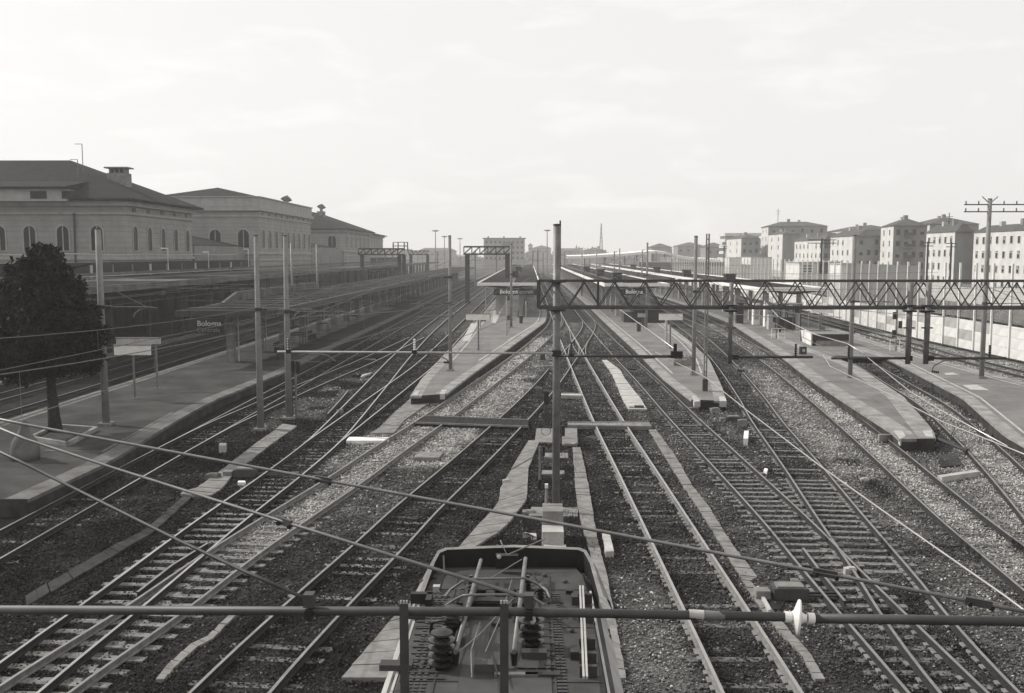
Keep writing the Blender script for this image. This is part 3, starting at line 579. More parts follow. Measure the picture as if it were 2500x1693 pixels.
# arms on the central pole
for (xa, ra, xb, rb, sg, lab) in ((677, 859, 1350, 863, -1, 'l'), (1366, 869, 1660, 871, 1, 'r'), (1085, 724, 1350, 725, -1, 'upper')):
    if lab == 'upper': continue
    a, b2 = reg(xa, ra), reg(xb, rb); MB().tube([a, b2], .032 if sg < 0 else .045, 8).build('arm', 'concl' if sg < 0 else 'tube', cpole, smooth=True)
MB().box((cb.x, cb.y-.2, reg(1357, 864).z), (.3, .5, .2)).build('arm_clamp', 'black', cpole)
for px, row in ((705, 857), (1012, 858), (1395, 866)): 
    p_ = reg(px, row); insulator(p_, (0, 0, 1), 5, .045, .40).build('post_insulator', 'ins' if px != 1012 else 'porc', cpole); MB().box((p_.x, p_.y, p_.z-.02), (.16, .12, .12)).build('arm_clamp', 'black', cpole)
p_ = reg(1652, 866); MB().box((p_.x, p_.y, p_.z), (.36, .2, .22)).box((p_.x-.05, p_.y, p_.z+.2), (.1, .1, .3)).build('arm_end_fitting', 'black', cpole)
for (x0, x1, tipx, tipy, r0) in ((752, 784, 820, 884, 862), (1020, 1050, 1098, 885, 862)):
    a = reg(x0, r0+3); b2 = reg(x1, r0+3); e = reg(tipx-8, tipy-7); f = reg(tipx, tipy)
    MB().tube([a, b2, b2.lerp(e, .6)+Vector((0, 0, .05)), e, f], .02, 6).build('steady_arm', 'galv', cpole); insulator(f, (-1, 0, .0), 4, .045, .2).build('insulator', 'ins', cpole)
    MB().tube([f+Vector((-.2, 0, 0)), reg(tipx-95, tipy)+Vector((0, 0, 0))], .01, 5).build('stay_wire', 'wire', cpole)
a = reg(1600, 874); MB().tube([a, reg(1558, 876), reg(1532, 889), reg(1530, 898)], .02, 6).build('steady_arm', 'galv', cpole); insulator(reg(1534, 901), (1, 0, -.1), 4, .045, .26).build('insulator', 'ins', cpole)
for px, rw in ((1318, 1085),):
    pass
# far gantries
def far_gantry(x0, x1, rt, rb, Y, lab, legs, lw):
    a, b2 = PY(x0, rt, Y), PY(x1, rt, Y); z0 = zat(x0, rb, Y); t = thing('signal_gantry', (a.x, Y, 0), lab, 'gantry', 'lattice gantries across the far tracks')
    h = a.z-z0; dyy = .6
    for dy in (-dyy, dyy):
        MB().beam((a.x, Y+dy, a.z), (b2.x, Y+dy, a.z), .28).build('top_chord', 'dsteel', t); MB().beam((a.x, Y+dy, z0), (b2.x, Y+dy, z0), .28).build('bottom_chord', 'dsteel', t)
    n = max(4, int(abs(b2.x-a.x)/h)); st = (b2.x-a.x)/n
    for i in range(n):
        xx = a.x+i*st; MB().beam((xx, Y-dyy, z0), (xx+st, Y-dyy, a.z), .2).build('diagonal', 'dsteel', t); MB().beam((xx, Y-dyy, z0), (xx, Y-dyy, a.z), .16).build('strut', 'dsteel', t)
    for lg in legs:
        q = PY(lg, rt, Y); MB().box((q.x, Y, z0/2), (lw, lw, z0)).build('leg', 'dsteel', t)
    return t, a, b2
far_gantry(1133, 1250, 603, 621, 170, 'lattice gantry over the tracks left of the central canopy', (1141, 1239), .8)
t, a, b2 = far_gantry(876, 987, 608, 622, 190, 'far gantry at left with a railed platform on top', (884, 975, 986), .7)
mb = MB(); q = PY(975, 592, 190)
for px in (960, 972, 987, 995): qq = PY(px, 592, 190); mb.tube([(qq.x, 190, a.z-.5), (qq.x, 190, q.z)], .12, 5)
mb.beam(PY(958, 601, 190), PY(996, 601, 190), .15).beam(PY(962, 592, 190), PY(996, 592, 190), .12).build('top_platform', 'dsteel', t)
far_gantry(998, 1048, 613, 622, 300, 'smallest gantry farthest off at left of centre', (1003, 1044), .9)
# ================================================================== wires
def wireline(mb, a, b, sag=0, r=.012, n=10):
    a = Vector(a); b = Vector(b); mb.tube([a.lerp(b, i/n)+Vector((0, 0, -4*sag*(i/n)*(1-i/n))) for i in range(n+1)], r, 5); return mb
def catenary(line, lab, y0, y1, z=5.25, m='wire', spans=55, off=0.0, r=.013):
    t = thing('overhead_line', (float(np.interp(y0, [p.y for p in LINES[line]], [p.x for p in LINES[line]])), y0, z), lab, 'overhead wires', 'overhead wires above the tracks')
    yy = [y0]
    while yy[-1] < y1: yy.append(min(yy[-1]+spans, y1))
    for i in range(len(yy)-1):
        A = Vector((float(lx(line, yy[i]))+off, yy[i], z)); B = Vector((float(lx(line, yy[i+1]))-off, yy[i+1], z)); n = 12
        MB().tube([A, B], r, 5).build('contact_wire', m, t)
        mb = MB(); wireline(mb, A+Vector((0, 0, 1.25)), B+Vector((0, 0, 1.25)), .75, r, n).build('messenger_wire', m, t)
        dm = MB()
        for k in range(1, 8):
            u = k/8; p = A.lerp(B, u); dm.tube([p, p+Vector((0, 0, 1.25-4*.75*u*(1-u)))], .006, 4)
        dm.build('droppers', m, t)
catenary('t1', 'pair of wires over the leftmost near track', 20, 96, off=.1, spans=50)
catenary('t0', 'thin wires along the left platform edge', 60, 330)
catenary('t2a', 'thin wires above the shiny left track', 12, 300, off=.1)
catenary('t3', 'thin wires above the rusty track in pale ballast', 31, 140)
catenary('t4', 'thin wires above the curved track by the locomotive', 31, 130)
catenary('t6', 'wires above the track by the narrow walkway', 31, 330)
catenary('t7', 'wires above the track crossing in from the right', 31, 330)
catenary('t8', 'wires above the track in pale ballast at right', 31, 330)
catenary('t10', 'wires above the track by the noise barrier', 50, 250)
catenary('ta', 'wires above the track behind the left platform', 36, 330)
catenary('tb', 'wires before the main station canopy', 40, 330)
def cable(pts, r, name, label, m, clamps=()):
    t = thing(name, pts[0], label, 'cable', 'cables crossing the view')
    MB().tube(pts, r, 6).build('cable', m, t, smooth=True)
    for p, dr in clamps:
        p = Vector(p); dr = Vector(dr).normalized(); MB().beam(p-dr*.11, p+dr*.11, .03, .07).build('clamp', 'tube', t)
        for s in (-.09, .09): MB().lathe(p+dr*s+Vector((0, -.03, -.02)), (0, -1, 0), [(0, .022), (.02, .022)], 8).build('bolt', 'black', t)
    return t
TY = 7.0
w1a, w1b = PY(-60, 1012, 12), PY(2560, 1505, 8.2)
c1 = PY(790, 1172, 10.9); c2 = PY(2015, 1400, 8.9); c3 = PY(2390, 1472, 8.4)
cable([w1a, PY(61, 1037, 11.9), c1, PY(1240, 1255, 10.1), c2, w1b], .018, 'stay_cable', 'longest cable crossing from upper left to lower right', 'galv', [(c1, c2-c1), (c2, c2-c1), (c3, w1b-c2)])
c4 = PY(695, 1275, 9.0)
cable([PY(-40, 1030, 10.6), PY(61, 1072, 10.3), PY(280, 1144, 9.9), c4, PY(1281, 1458, TY)], .015, 'stay_cable', 'middle cable ending at the bracket above the locomotive', 'galv', [(c4, PY(1281, 1458, TY)-c4)])
cable([PY(-40, 1085, 9.0), PY(61, 1133, 8.9), PY(237, 1221, 8.3), PY(440, 1322, 7.7), PY(600, 1397, 7.3), PY(742, 1460, TY)], .014, 'stay_cable', 'lowest cable ending at the left bracket of the foreground tube', 'tube')
cable([P(1600, 860, 5.2), P(1723, 922, 5.2), P(1827, 1005, 5.2), P(2006, 1141, 5.2), P(2173, 1260, 5.2), P(2457, 1458, 5.2), P(2700, 1640, 5.2)], .011, 'contact_wire', 'bright contact wire slanting down to the lower right edge', 'wirel')
cable([P(1512, 755, 5.6), P(1560, 790, 5.4), P(1579, 803, 5.3), P(1660, 862, 5.2)], .016, 'contact_wire', 'bright wire crossing behind the girder near the kiosk', 'wirel')
cable([PY(2010, 868, GY), P(2027, 895, 5.3), P(2180, 968, 5.2), P(2300, 1030, 5.2), P(2460, 1093, 5.2), P(2600, 1150, 5.2)], .012, 'contact_wire', 'bright wire above the ramped platform end at right', 'wirel')
cable([P(2119, 874, 5.3), P(2220, 955, 5.2), P(2310, 1010, 5.2), P(2460, 1090, 5.2)], .012, 'contact_wire', 'bright wire above the dead end track', 'wirel')
cable([P(1870, 740, 5.9), P(1900, 774, 5.8), P(1990, 817, 5.9), P(2070, 840, 5.9), P(2110, 865, 5.7)], .016, 'feeder_cable', 'sagging bright cable in front of the walled planter', 'wirel')
# ================================================================== FOREGROUND TUBE with insulator
ft = thing('support_tube', PY(1255, 1495, TY), 'thick dark tube crossing the bottom of the view with a white insulator disc', 'tube')
ia, ib = PY(1925, 1507, TY), PY(1975, 1510, TY); LE = PY(-80, 1489, TY); RE = PY(2600, 1519, TY)
MB().tube([LE, PY(1255, 1494, TY), ia], .034, 20).build('left_tube', 'tube', ft, smooth=True)
MB().tube([ib, RE], .036, 20).build('right_tube', 'tube', ft, smooth=True)
cI = (ia+ib)/2; ax = (ib-ia).normalized(); axd = (ax+Vector((0, -.22, 0))).normalized()
MB().lathe(cI-axd*.012, axd, [(-.075, .03), (-.05, .034), (-.028, .05), (0, .132), (.012, .136), (.022, .13), (.03, .05), (.05, .034), (.07, .03)], 32).build('insulator_disc', 'porc', ft, smooth=True)
MB().lathe(ia-ax*.03, ax, [(0, .034), (0, .042), (.05, .042), (.05, .034)], 20).build('white_collar', 'porc', ft)
MB().lathe(ib-ax*.012, ax, [(0, .034), (0, .042), (.05, .042), (.05, .034)], 20).build('white_collar', 'porc', ft)
pb = PY(1700, 1501, TY); MB().lathe(pb-ax*.055, ax, [(0, .0345), (0, .0365), (.11, .0365), (.11, .0345)], 20).build('pale_band', 'concl', ft)
MB().lathe(pb+ax*.06, ax, [(0, .0345), (0, .036), (.15, .036), (.15, .0345)], 20).build('grey_band', 'galv', ft)
for px, w_ in ((986, .066), (1231, .064)):
    q = PY(px, 1482, TY-.055); t = thing('hanging_bar', (q.x, q.y, q.z), ('left' if px < 1000 else 'right')+' flat steel bar fixed to the foreground tube above the locomotive', 'bar', 'flat bars on the foreground tube')
    MB().box((q.x, q.y, q.z-1.0), (w_, .02, 2.05)).build('flat_bar', 'dsteel' if False else 'tube', t)
    for s in (-1, 0, 1): MB().lathe((q.x+s*.022, q.y, q.z+.02), (0, 0, 1), [(0, .007), (.03, .007)], 6).build('bolt', 'concl', t)
    MB().lathe((q.x, q.y-.01, q.z-.06), (0, -1, 0), [(0, .012), (.008, .012)], 8).build('rivet', 'tube', t)
for px, py in ((753, 1474), (1291, 1476)):
    q = PY(px, py, TY-.05); t = thing('wire_bracket', q, ('left clamp block holding the lowest cable' if px < 800 else 'clamp block above the locomotive holding the middle cable')+' on the foreground tube', 'clamp', 'clamps on the foreground tube')
    MB().box((q.x, q.y+.03, q.z+.02), (.075, .09, .1)).build('block', 'tube', t); MB().box((q.x+.004, q.y-.02, q.z-.075), (.05, .05, .07)).build('jaw', 'black', t)
    if px > 1000: MB().lathe((q.x+.03, q.y, q.z-.10), (0, 0, -1), [(0, .02), (.03, .025), (.05, .012)], 10).build('eye', 'concl', t)
# ================================================================== LOCOMOTIVE
LX = -.32; y1 = 14.7; lo = thing('locomotive', (LX, 5, 0), 'electric locomotive seen from above with its pantograph folded', 'locomotive')
def lp(px, py, z=3.72): return P(px, py, z)
sec = [(-1.46, 1.0), (-1.46, 3.25), (-1.30, 3.55), (-1.16, 3.70), (1.16, 3.70), (1.30, 3.55), (1.46, 3.25), (1.46, 1.0)]
mb = MB(); st_ = [(-4, 1, 0), (13.2, 1, 0), (14.0, .97, 0), (14.55, .9, -.05), (14.85, .82, -.25)]
vs = [(LX+x*k, Y, z+(dz if z > 3 else 0)) for Y, k, dz in st_ for x, z in sec]; n = len(sec); fs = []; mi = []
for i in range(len(st_)-1):
    for j in range(n-1): fs.append((i*n+j, (i+1)*n+j, (i+1)*n+j+1, i*n+j+1)); mi.append(1 if j in (0, 1, 5, 6) else 0)
fs.append(tuple(range(n))); mi.append(1); fs.append(tuple(range((len(st_)-1)*n, len(st_)*n))[::-1]); mi.append(1)
mb.v = vs; mb.f = fs; mb.mi = mi; mb.build('body', ['loco', 'locol'], lo)
# raised front visor rim, shade on its camera side put in as black
rim = [lp(1035, 1452, 3.72), lp(1062, 1395, 3.72), lp(1074, 1378, 3.74), lp(1092, 1370, 3.76), lp(1255, 1364, 3.78), lp(1410, 1370, 3.76), lp(1425, 1376, 3.74), lp(1440, 1398, 3.72), lp(1462, 1462, 3.72)]
hts = [.03, .14, .2, .22, .24, .22, .2, .14, .03]; mb = MB(); vs = []
cen = Vector((LX, 13, 3.7))
for p, h in zip(rim, hts):
    o = Vector((p.x-cen.x, (p.y-cen.y)*1.0, 0)).normalized()*.16
    vs += [(p.x, p.y, 3.6), (p.x, p.y, 3.72+h), (p.x+o.x*.4, p.y+o.y*.6, 3.73+h), (p.x+o.x, p.y+o.y, 3.66+h*.55), (p.x+o.x*1.3, p.y+o.y*1.4, 3.5)]
k = len(rim); fs = []; mi = []
for i in range(k-1):
    for j in range(4): fs.append((i*5+j, (i+1)*5+j, (i+1)*5+j+1, i*5+j+1)); mi.append(0 if j == 0 else 1)
mb.v = vs; mb.f = fs; mb.mi = mi; mb.build('front_visor', ['black', 'conc'], lo)
for xa, xb in (((1416, 1432), (1425, 1655)), ((1423, 1432), (1433, 1655))): MB().beam(lp(*xa, 3.86), lp(*xb, 3.86), .025, .03).build('roof_rail', 'concl', lo)
for py in (1456, 1500, 1565, 1600, 1632): p_ = lp(1428+(py-1456)*.05, py, 3.8); MB().box((p_.x, p_.y, 3.77), (.2, .06, .13)).build('rail_support', 'dsteel', lo)
MB().beam((LX-1.22, -4, 3.66), (LX-1.2, 13.4, 3.66), .03, .06).build('gutter', 'concl', lo); MB().beam((LX+1.22, -4, 3.66), (LX+1.2, 13.4, 3.66), .03, .06).build('gutter', 'concl', lo)
# pantograph
def zb(px, py, z): return P(px, py, z)
pan = MB(); pan_o = None
for a_, b_, r_ in (((1174, 1368), (1112, 1593), .028), ((1283, 1364), (1255, 1592), .030)):
    MB().tube([zb(*a_, 4.0), zb(*b_, 3.95)], r_, 10).build('pantograph_arm', 'galv', lo, smooth=True)
    MB().lathe(zb(*b_, 3.9), (0, 0, -1), [(-.02, .02), (.0, .05), (.16, .03)], 8).build('arm_joint', 'black', lo)
for pts in ([(1086, 1458), (1100, 1440), (1130, 1420), (1153, 1414), (1281, 1412), (1310, 1425), (1335, 1442), (1343, 1461)], [(1086, 1480), (1110, 1465), (1130, 1455), (1150, 1453), (1278, 1452), (1300, 1460), (1330, 1478)]):
    MB().tube([zb(x, y, 4.12 if 1120 < x < 1300 else 3.95) for x, y in pts], .018, 8).build('contact_bow', 'galv', lo, smooth=True)
for pts in ([(1274, 1366), (1205, 1408), (1120, 1440)], [(1120, 1592), (1170, 1550), (1212, 1505), (1255, 1460)], [(1185, 1592), (1225, 1500), (1250, 1415)], [(1152, 1655), (1150, 1590), (1162, 1550), (1172, 1520)]):
    MB().tube([zb(x, y, 3.95) for x, y in pts], .008, 6).build('thin_rod', 'galv', lo)
for pts in ([(1112, 1560), (1130, 1500), (1155, 1430), (1172, 1385)], [(1125, 1560), (1145, 1490), (1165, 1430)]):
    MB().tube([zb(x, y, 3.9) for x, y in pts], .016, 6).build('lower_frame_tube', 'dsteel', lo)
MB().box(tuple(zb(1195, 1474, 3.78)), (.95, .24, .1)).build('pantograph_base', 'black', lo)
for px in (1140, 1250): MB().beam(zb(px, 1440, 3.82), zb(px-6, 1500, 3.82), .05, .12).build('base_frame', 'black', lo)
for px, py, r in ((1106, 1562, .15), (1079, 1626, .16), (1297, 1575, .16), (1288, 1440, .07), (1150, 1440, .07), (1320, 1462, .07)):
    p_ = lp(px, py, 3.72); hh = .36 if r > .08 else .18
    pr = [(0, r*.6)]
    for i in range(4): t_ = hh*(i+.15)/4; pr += [(t_, r*.5), (t_+hh*.08, r), (t_+hh*.12, r), (t_+hh*.2, r*.5)]
    pr += [(hh, r*.4), (hh+.03, r*.4)]
    MB().lathe(p_, (0, 0, 1), pr, 18).build('roof_insulator', 'ins', lo, smooth=False)
    if r > .08: MB().lathe(p_+Vector((0, 0, hh+.03)), (0, 0, 1), [(0, r*.8), (.02, r*.8), (.05, r*.3)], 14).build('insulator_cap', 'dsteel', lo)
for (px, py, dx, dy, dz, m_) in ((1304, 1602, .3, .13, .09, 'tube'), (1190, 1636, .3, .16, .12, 'tube'), (968, 1628, .38, .16, .07, 'loco'), (1030, 1468, .3, .1, .14, 'black'), (1048, 1476, .08, .3, .14, 'black'), (1066, 1440, .1, .1, .08, 'concl'), (1010, 1507, .3, .06, .05, 'dsteel'), (1404, 1470, .1, .16, .12, 'dsteel'), (1404, 1600, .12, .2, .1, 'dsteel'), (1390, 1446, .1, .06, .05, 'black'), (1260, 1648, .5, .07, .04, 'galv'), (1325, 1648, .4, .07, .04, 'loco'), (1120, 1500, .1, .3, .1, 'dsteel'), (1160, 1462, .3, .08, .16, 'black'), (1235, 1462, .3, .08, .16, 'black'), (1215, 1510, .14, .5, .05, 'dsteel'), (1340, 1500, .2, .12, .12, 'dsteel')):
    p_ = lp(px, py); MB().box((p_.x, p_.y, 3.7+dz/2), (dx, dy, dz)).build('roof_box', m_, lo)
for (x0, y0, x1, y1_, n_) in ((1062, 1455, 1040, 1655, 14), (1345, 1455, 1375, 1500, 4), (1262, 1632, 1360, 1632, 5), (1330, 1500, 1355, 1640, 9)):
    for i in range(n_):
        u = i/max(1, n_-1); p_ = lp(x0+(x1-x0)*u, y0+(y1_-y0)*u)
        MB().box((p_.x, p_.y, 3.712), (.42 if x0 == 1062 else .22, .03, .012)).build('tread_plate', 'loco', lo)
MB().box((LX+.05, 9.6, 3.706), (1.05, 5.2, .012)).build('dark_deck', 'tube', lo)
for col_ in (-1.02, -.94, -.86, .66, .72):
    mb = MB()
    for i in range(60): mb.box((LX+col_, 8.2+i*.085, 3.709), (.045, .04, .012))
    mb.build('anti_slip_tread', 'tube', lo, kind='stuff')
for pts in ([(1112, 1500), (1140, 1470), (1176, 1468), (1240, 1470), (1275, 1490)], [(1155, 1415), (1150, 1440), (1135, 1460)], [(1285, 1412), (1282, 1440), (1290, 1465)], [(1100, 1420), (1125, 1450), (1110, 1480)], [(1300, 1400), (1320, 1430), (1300, 1455)], [(1200, 1500), (1195, 1560), (1215, 1650)], [(1120, 1500), (1112, 1540), (1082, 1600)], [(1060, 1600), (1068, 1560), (1090, 1540), (1115, 1520)]):
    MB().tube([zb(x, y, 3.84) for x, y in pts], .011, 6).build('cable', 'black', lo)
for px, py in ((1030, 1420), (1060, 1410), (1120, 1405), (1330, 1405), (1380, 1420), (1400, 1500), (1395, 1540), (1045, 1580), (1035, 1620), (1350, 1600)):
    p_ = lp(px, py); MB().lathe((p_.x, p_.y, 3.70), (0, 0, 1), [(0, .035), (.03, .035), (.045, .02)], 8).build('roof_stud', 'dsteel', lo)
for yy_ in (13.4, 12.0, 10.4, 8.8, 7.2): MB().box((LX, yy_, 3.704), (2.3, .02, .012)).build('panel_seam', 'dsteel', lo)
for xx in (-.75, .62): MB().box((LX+xx, 9.5, 3.705), (.02, 9, .014)).build('roof_seam', 'dsteel', lo)
MB().tube([lp(1083, 1358, 3.95), lp(1085, 1400, 3.95), lp(1074, 1440, 3.8)], .015, 6).build('hose', 'black', lo)
MB().tube([lp(1052, 1545, 3.78), lp(1054, 1520, 3.95), lp(1075, 1516, 4.0), lp(1118, 1520, 4.0)], .022, 8).build('hose', 'black', lo, smooth=True)
MB().tube([lp(1042, 1400, 3.7), lp(1033, 1470, 3.7)], .02, 6).build('hand_rail', 'dsteel', lo)
for p0, p1 in (((1465, 1560), (1484, 1605)), ((1455, 1545), (1487, 1612))): MB().beam(Vector((LX+1.42, P(*p0, 3.3).y, 3.35)), Vector((LX+1.47, P(*p1, 3.0).y, 3.1)), .02).build('side_strut', 'dsteel', lo)
p_ = lp(1238, 1348, 4.0); MB().box((p_.x, p_.y, 3.86), (.34, .12, .2)).build('headlight_housing', 'black', lo); MB().lathe((p_.x-.12, p_.y-.08, 3.95), (0, -1, .3), [(0, .03), (.03, .035), (.04, .01)], 12).build('headlight', 'concl', lo)
MB().tube([lp(1222, 1320, 4.1), (p_.x, p_.y, 3.95), lp(1330, 1316, 4.1)], .012, 6).build('wiper_rod', 'galv', lo)
MB().box((LX, 5, .7), (2.6, 18, .9)).build('bogies', 'black', lo)
# stepped buffer block between locomotive and pole
b0 = P(1350, 1345, 0); t = thing('buffer_block', (b0.x, b0.y, 0), 'stepped concrete buffer block at the foot of the tall pole', 'block')
q = P(1350, 1345, .05); MB().box((q.x, q.y+.35, .3), (.62, .7, .6)).build('upper_step', 'concl', t)
MB().box((q.x+.02, q.y+1.2, .5), (.60, .9, 1.0)).build('top_step', 'conc', t); MB().box((q.x+.05, q.y-.2, .12), (.64, .35, .24)).build('lower_step', 'concl', t)
# ================================================================== small yard things
def lump(name, quad, z, m, label, cat, group=None):
    pts = [P(x, y, z) for x, y in quad]; return solo(MB().prism([(p.x-pts[0].x, p.y-pts[0].y) for p in pts], -.05, z), name, m, label, cat, group, org=(pts[0].x, pts[0].y, 0)) if False else _lump(name, pts, z, m, label, cat, group)
def _lump(name, pts, z, m, label, cat, group):
    mb = MB().prism([(p.x, p.y) for p in pts], -.05, z); return solo(mb, name, m, label, cat, group, org=(pts[0].x, pts[0].y, 0))
lump('white_slab', [(845, 1076), (948, 1076), (952, 1068), (852, 1067)], .12, 'white', 'white beam lying between two tracks left of the pale ballast', 'beam')
lump('white_slab', [(880, 921), (903, 912), (908, 909), (884, 915)], .15, 'concl', 'small pale beam lying near the twin signals', 'beam')
lump('concrete_slab', [(1010, 1117), (1072, 1117), (1084, 1103), (1026, 1103)], .15, 'conc', 'square grey lid on the pale ballast patch', 'cover')
lump('white_slab', [(1478, 1347), (1499, 1346), (1488, 1300), (1470, 1294)], .16, 'concl', 'white rounded marker lying right of the buffer block', 'marker')
lump('old_sleeper', [(2288, 1161), (2300, 1165), (2394, 1151), (2380, 1147)], .2, 'concl', 'pale timber lying across the gravel near the right edge', 'timber')
lump('white_post', [(1815, 1071), (1826, 1071), (1828, 1052), (1817, 1052)], .3, 'white', 'short white marker stone between two tracks right of centre', 'marker')
lump('white_post', [(1864, 1150), (1872, 1152), (1875, 1145), (1867, 1143)], .1, 'white', 'small white square stone lower right of the taller white marker', 'marker')
lump('metal_plate', [(1285, 1300), (1310, 1312), (1309, 1302), (1276, 1302)], .12, 'concl', 'small tilted plate left of the buffer block', 'plate')
lump('concrete_box', [(534, 1088), (552, 1088), (553, 1082), (536, 1082)], .3, 'concl', 'small pale box left of the shiny track', 'box')
lump('white_post', [(580, 1178), (600, 1178), (598, 1174), (582, 1174)], .12, 'white', 'tiny white slab by the point machine at left', 'slab')
# point machines and pits
def point_machine(px, py, lab, s=1.0, rz=0):
    p = P(px, py, 0); t = thing('point_machine', p, lab, 'point machine', 'point machines by the turnouts')
    R = Matrix.Rotation(rz, 3, 'Z')
    for (dx, dy, dz, sx, sy, sz, m_, nm) in ((0, 0, .16, .75, .42, .26, 'tube', 'housing'), (0, 0, .31, .6, .34, .06, 'conc', 'lid'), (-.6, 0, .12, .32, .3, .2, 'conc', 'side_box'), (.8, .1, .1, .9, .05, .05, 'dsteel', 'rod'), (.8, -.1, .1, .9, .05, .05, 'dsteel', 'rod')):
        v = R @ Vector((dx*s, dy*s, 0)); MB().box((p.x+v.x, p.y+v.y, dz*s), (sx*s, sy*s, sz*s), rz).build(nm, m_, t)
point_machine(600, 1165, 'point machine between the left trough path and the shiny track', 1.1)
point_machine(1925, 1462, 'concrete boxed point machine beside the lower right turnout', 1.1)
point_machine(1790, 1030, 'small box group below the right platform tip', .9)
point_machine(1560, 1490 if False else 1000, 'flat box at the end of the slab area', .7)
lump('pit_cover', [(1880, 1487), (1905, 1487), (1943, 1432), (1850, 1427)], .04, 'black', 'dark open pit beside the zigzag trough', 'pit')
lump('pit_edge', [(1876, 1490), (1884, 1488), (1852, 1430), (1846, 1432)], .12, 'concl', 'pale kerb along the left side of the dark pit', 'kerb')
for (px, py, sx, sy, sz, m_, lab) in ((1745, 1008, .5, .3, .25, 'conc', 'small concrete box just below the right platform tip'), (1812, 1040, .45, .3, .3, 'conc', 'low box left of the white marker stone'), (1700, 1000, .9, .25, .12, 'kerb', 'flat stone by the right platform tip'), (1340, 905, .7, .4, .35, 'conc', 'box beside the crossover behind the tall pole'), (1325, 880, .4, .3, .5, 'dsteel', 'dark box behind the tall pole'), (640, 1050, .5, .4, .15, 'conc', 'concrete pad at the pole left of the twin signals'), (905, 880, .9, .2, .1, 'kerb', 'pale stone by the fork of the shiny tracks'), (830, 1010, .35, .25, .2, 'conc', 'small box between the shiny tracks'), (2110, 1175, .3, .2, .1, 'concl', 'pale chip of stone in the gravel at lower right'), (520, 1170, .5, .35, .2, 'kerbm', 'dim box on the trough path at left'), (1290, 1255, .4, .3, .1, 'conc', 'flat stone left of the tall pole foot'), (1235, 1180, .25, .2, .12, 'concl', 'small pale stone by the slab walkway'), (2075, 1405, .3, .2, .2, 'concl', 'pale box inside the lower right turnout')):
    p = P(px, py, 0); o = solo(MB().box((p.x, p.y, sz/2), (sx, sy, sz), random.uniform(-.3, .3)).box((p.x+sx*.1, p.y, sz+.015), (sx*.6, sy*.7, .03)), 'trackside_box' if sz > .16 else 'loose_stone', m_, lab, 'box' if sz > .16 else 'stone', org=p)
# dead end jumble right
p = P(2235, 1090, 0); t = thing('scrap_heap', p, 'dark metal and concrete frame before the ramped platform end', 'frame')
MB().box((p.x-.3, p.y+.7, .25), (2.2, .2, .3)).build('beam', 'conc', t); MB().box((p.x-.1, p.y, .3), (.9, .3, .3)).build('block', 'conc', t); MB().box((p.x+.7, p.y+.25, .35), (.6, .4, .4)).build('box', 'dsteel', t)
a = P(2360, 1115, 0); MB().tube([(p.x+.9, p.y, .3), ((p.x+a.x)/2, (p.y+a.y)/2, .5), (a.x, a.y, .25)], .09, 8).build('pipe', 'dsteel', t)
lump('dark_plate', [(2290, 1112), (2335, 1112), (2350, 1135), (2300, 1140)], .05, 'kerbd', 'dark plate on the gravel right of the buffer frame', 'plate')
mb = MB(); p0 = P(2361, 1085, .0)
for a0, r0 in ((0, .75), (.8, .6), (1.8, .7)):
    mb.tube([(p0.x+r0*math.cos(t_), p0.y+.15*math.sin(a0), .1+max(0, r0*1.3*math.sin(t_))) for t_ in np.linspace(0, math.pi, 14)], .015, 5)
solo(mb, 'cable_loops', 'dsteel', 'loops of thin cable springing up beside the dead end track', 'cable', org=p0)
# dwarf posts at the central pole
p = P(1318, 1196, 0); t = thing('signal_post', p, 'short grey post with a black box left of the tall pole', 'post')
MB().tube([p, (p.x, p.y, zat(1318, 1090, p.y))], .045, 10).build('shaft', 'galv', t); MB().box((p.x+.14, p.y, zat(1326, 1102, p.y)), (.08, .1, .36)).build('box', 'black', t); MB().box((p.x, p.y, .18), (.11, .11, .4)).build('foot', 'black', t)
p = P(1334, 1238, 0); t = thing('marker_post', p, 'small white topped marker post left of the tall pole foot', 'post')
MB().tube([p, (p.x, p.y, zat(1334, 1192, p.y))], .07, 4, r2=.05).build('shaft', 'conc', t); zz = zat(1334, 1187, p.y); MB().box((p.x, p.y, zz), (.11, .11, .14)).build('white_top', 'white', t); MB().box((p.x, p.y-.1, .06), (.24, .24, .12)).build('foot', 'concl', t)
p = P(1331, 1045, 0); t = thing('colour_light_signal', p, 'dark colour light signal seen from behind, left of the tall pole', 'signal')
MB().tube([p, (p.x, p.y, zat(1331, 960, p.y))], .05, 8).build('shaft', 'dsteel', t); z1_, z2_ = zat(1331, 985, p.y), zat(1331, 955, p.y)
MB().box((p.x+.05, p.y, (z1_+z2_)/2), (.24, .2, (z2_-z1_))).build('head', 'black', t); MB().lathe((p.x+.12, p.y-.05, zat(1331, 1018, p.y)), (0, -1, 0), [(0, .22), (.05, .25), (.06, .05)], 14).build('disc', 'dsteel', t)
mb = MB(); q = P(1333, 1070, .1)
mb.tube([(q.x+.22*math.cos(a_), q.y-.02*a_, .45+.2*math.sin(a_)) for a_ in np.linspace(0, 9, 26)], .014, 5)
solo(mb, 'cable_coil', 'dsteel', 'black coil of cable hanging beside the tall pole', 'cable', org=q)
q = P(1395, 1083, 0); t = thing('cable_plinth', (q.x, q.y, 0), 'pale concrete base with cables right of the tall pole', 'base')
MB().prism([w(1372, 1085, .1), w(1410, 1085, .1), w(1409, 1045, .1), w(1372, 1045, .1)], -.05, .1).build('slab', 'conc', t); MB().box((P(1375, 1065, .2).x, P(1375, 1065, .2).y, .45), (.15, .15, .5)).build('dark_box', 'black', t)
for k_ in range(3): MB().tube([P(1378, 1082+k_*2, .25), P(1400, 1086+k_*2, .25), P(1411, 1080+k_*2, .25), P(1411, 1070, .25)], .012, 5).build('cable', 'dsteel', t)
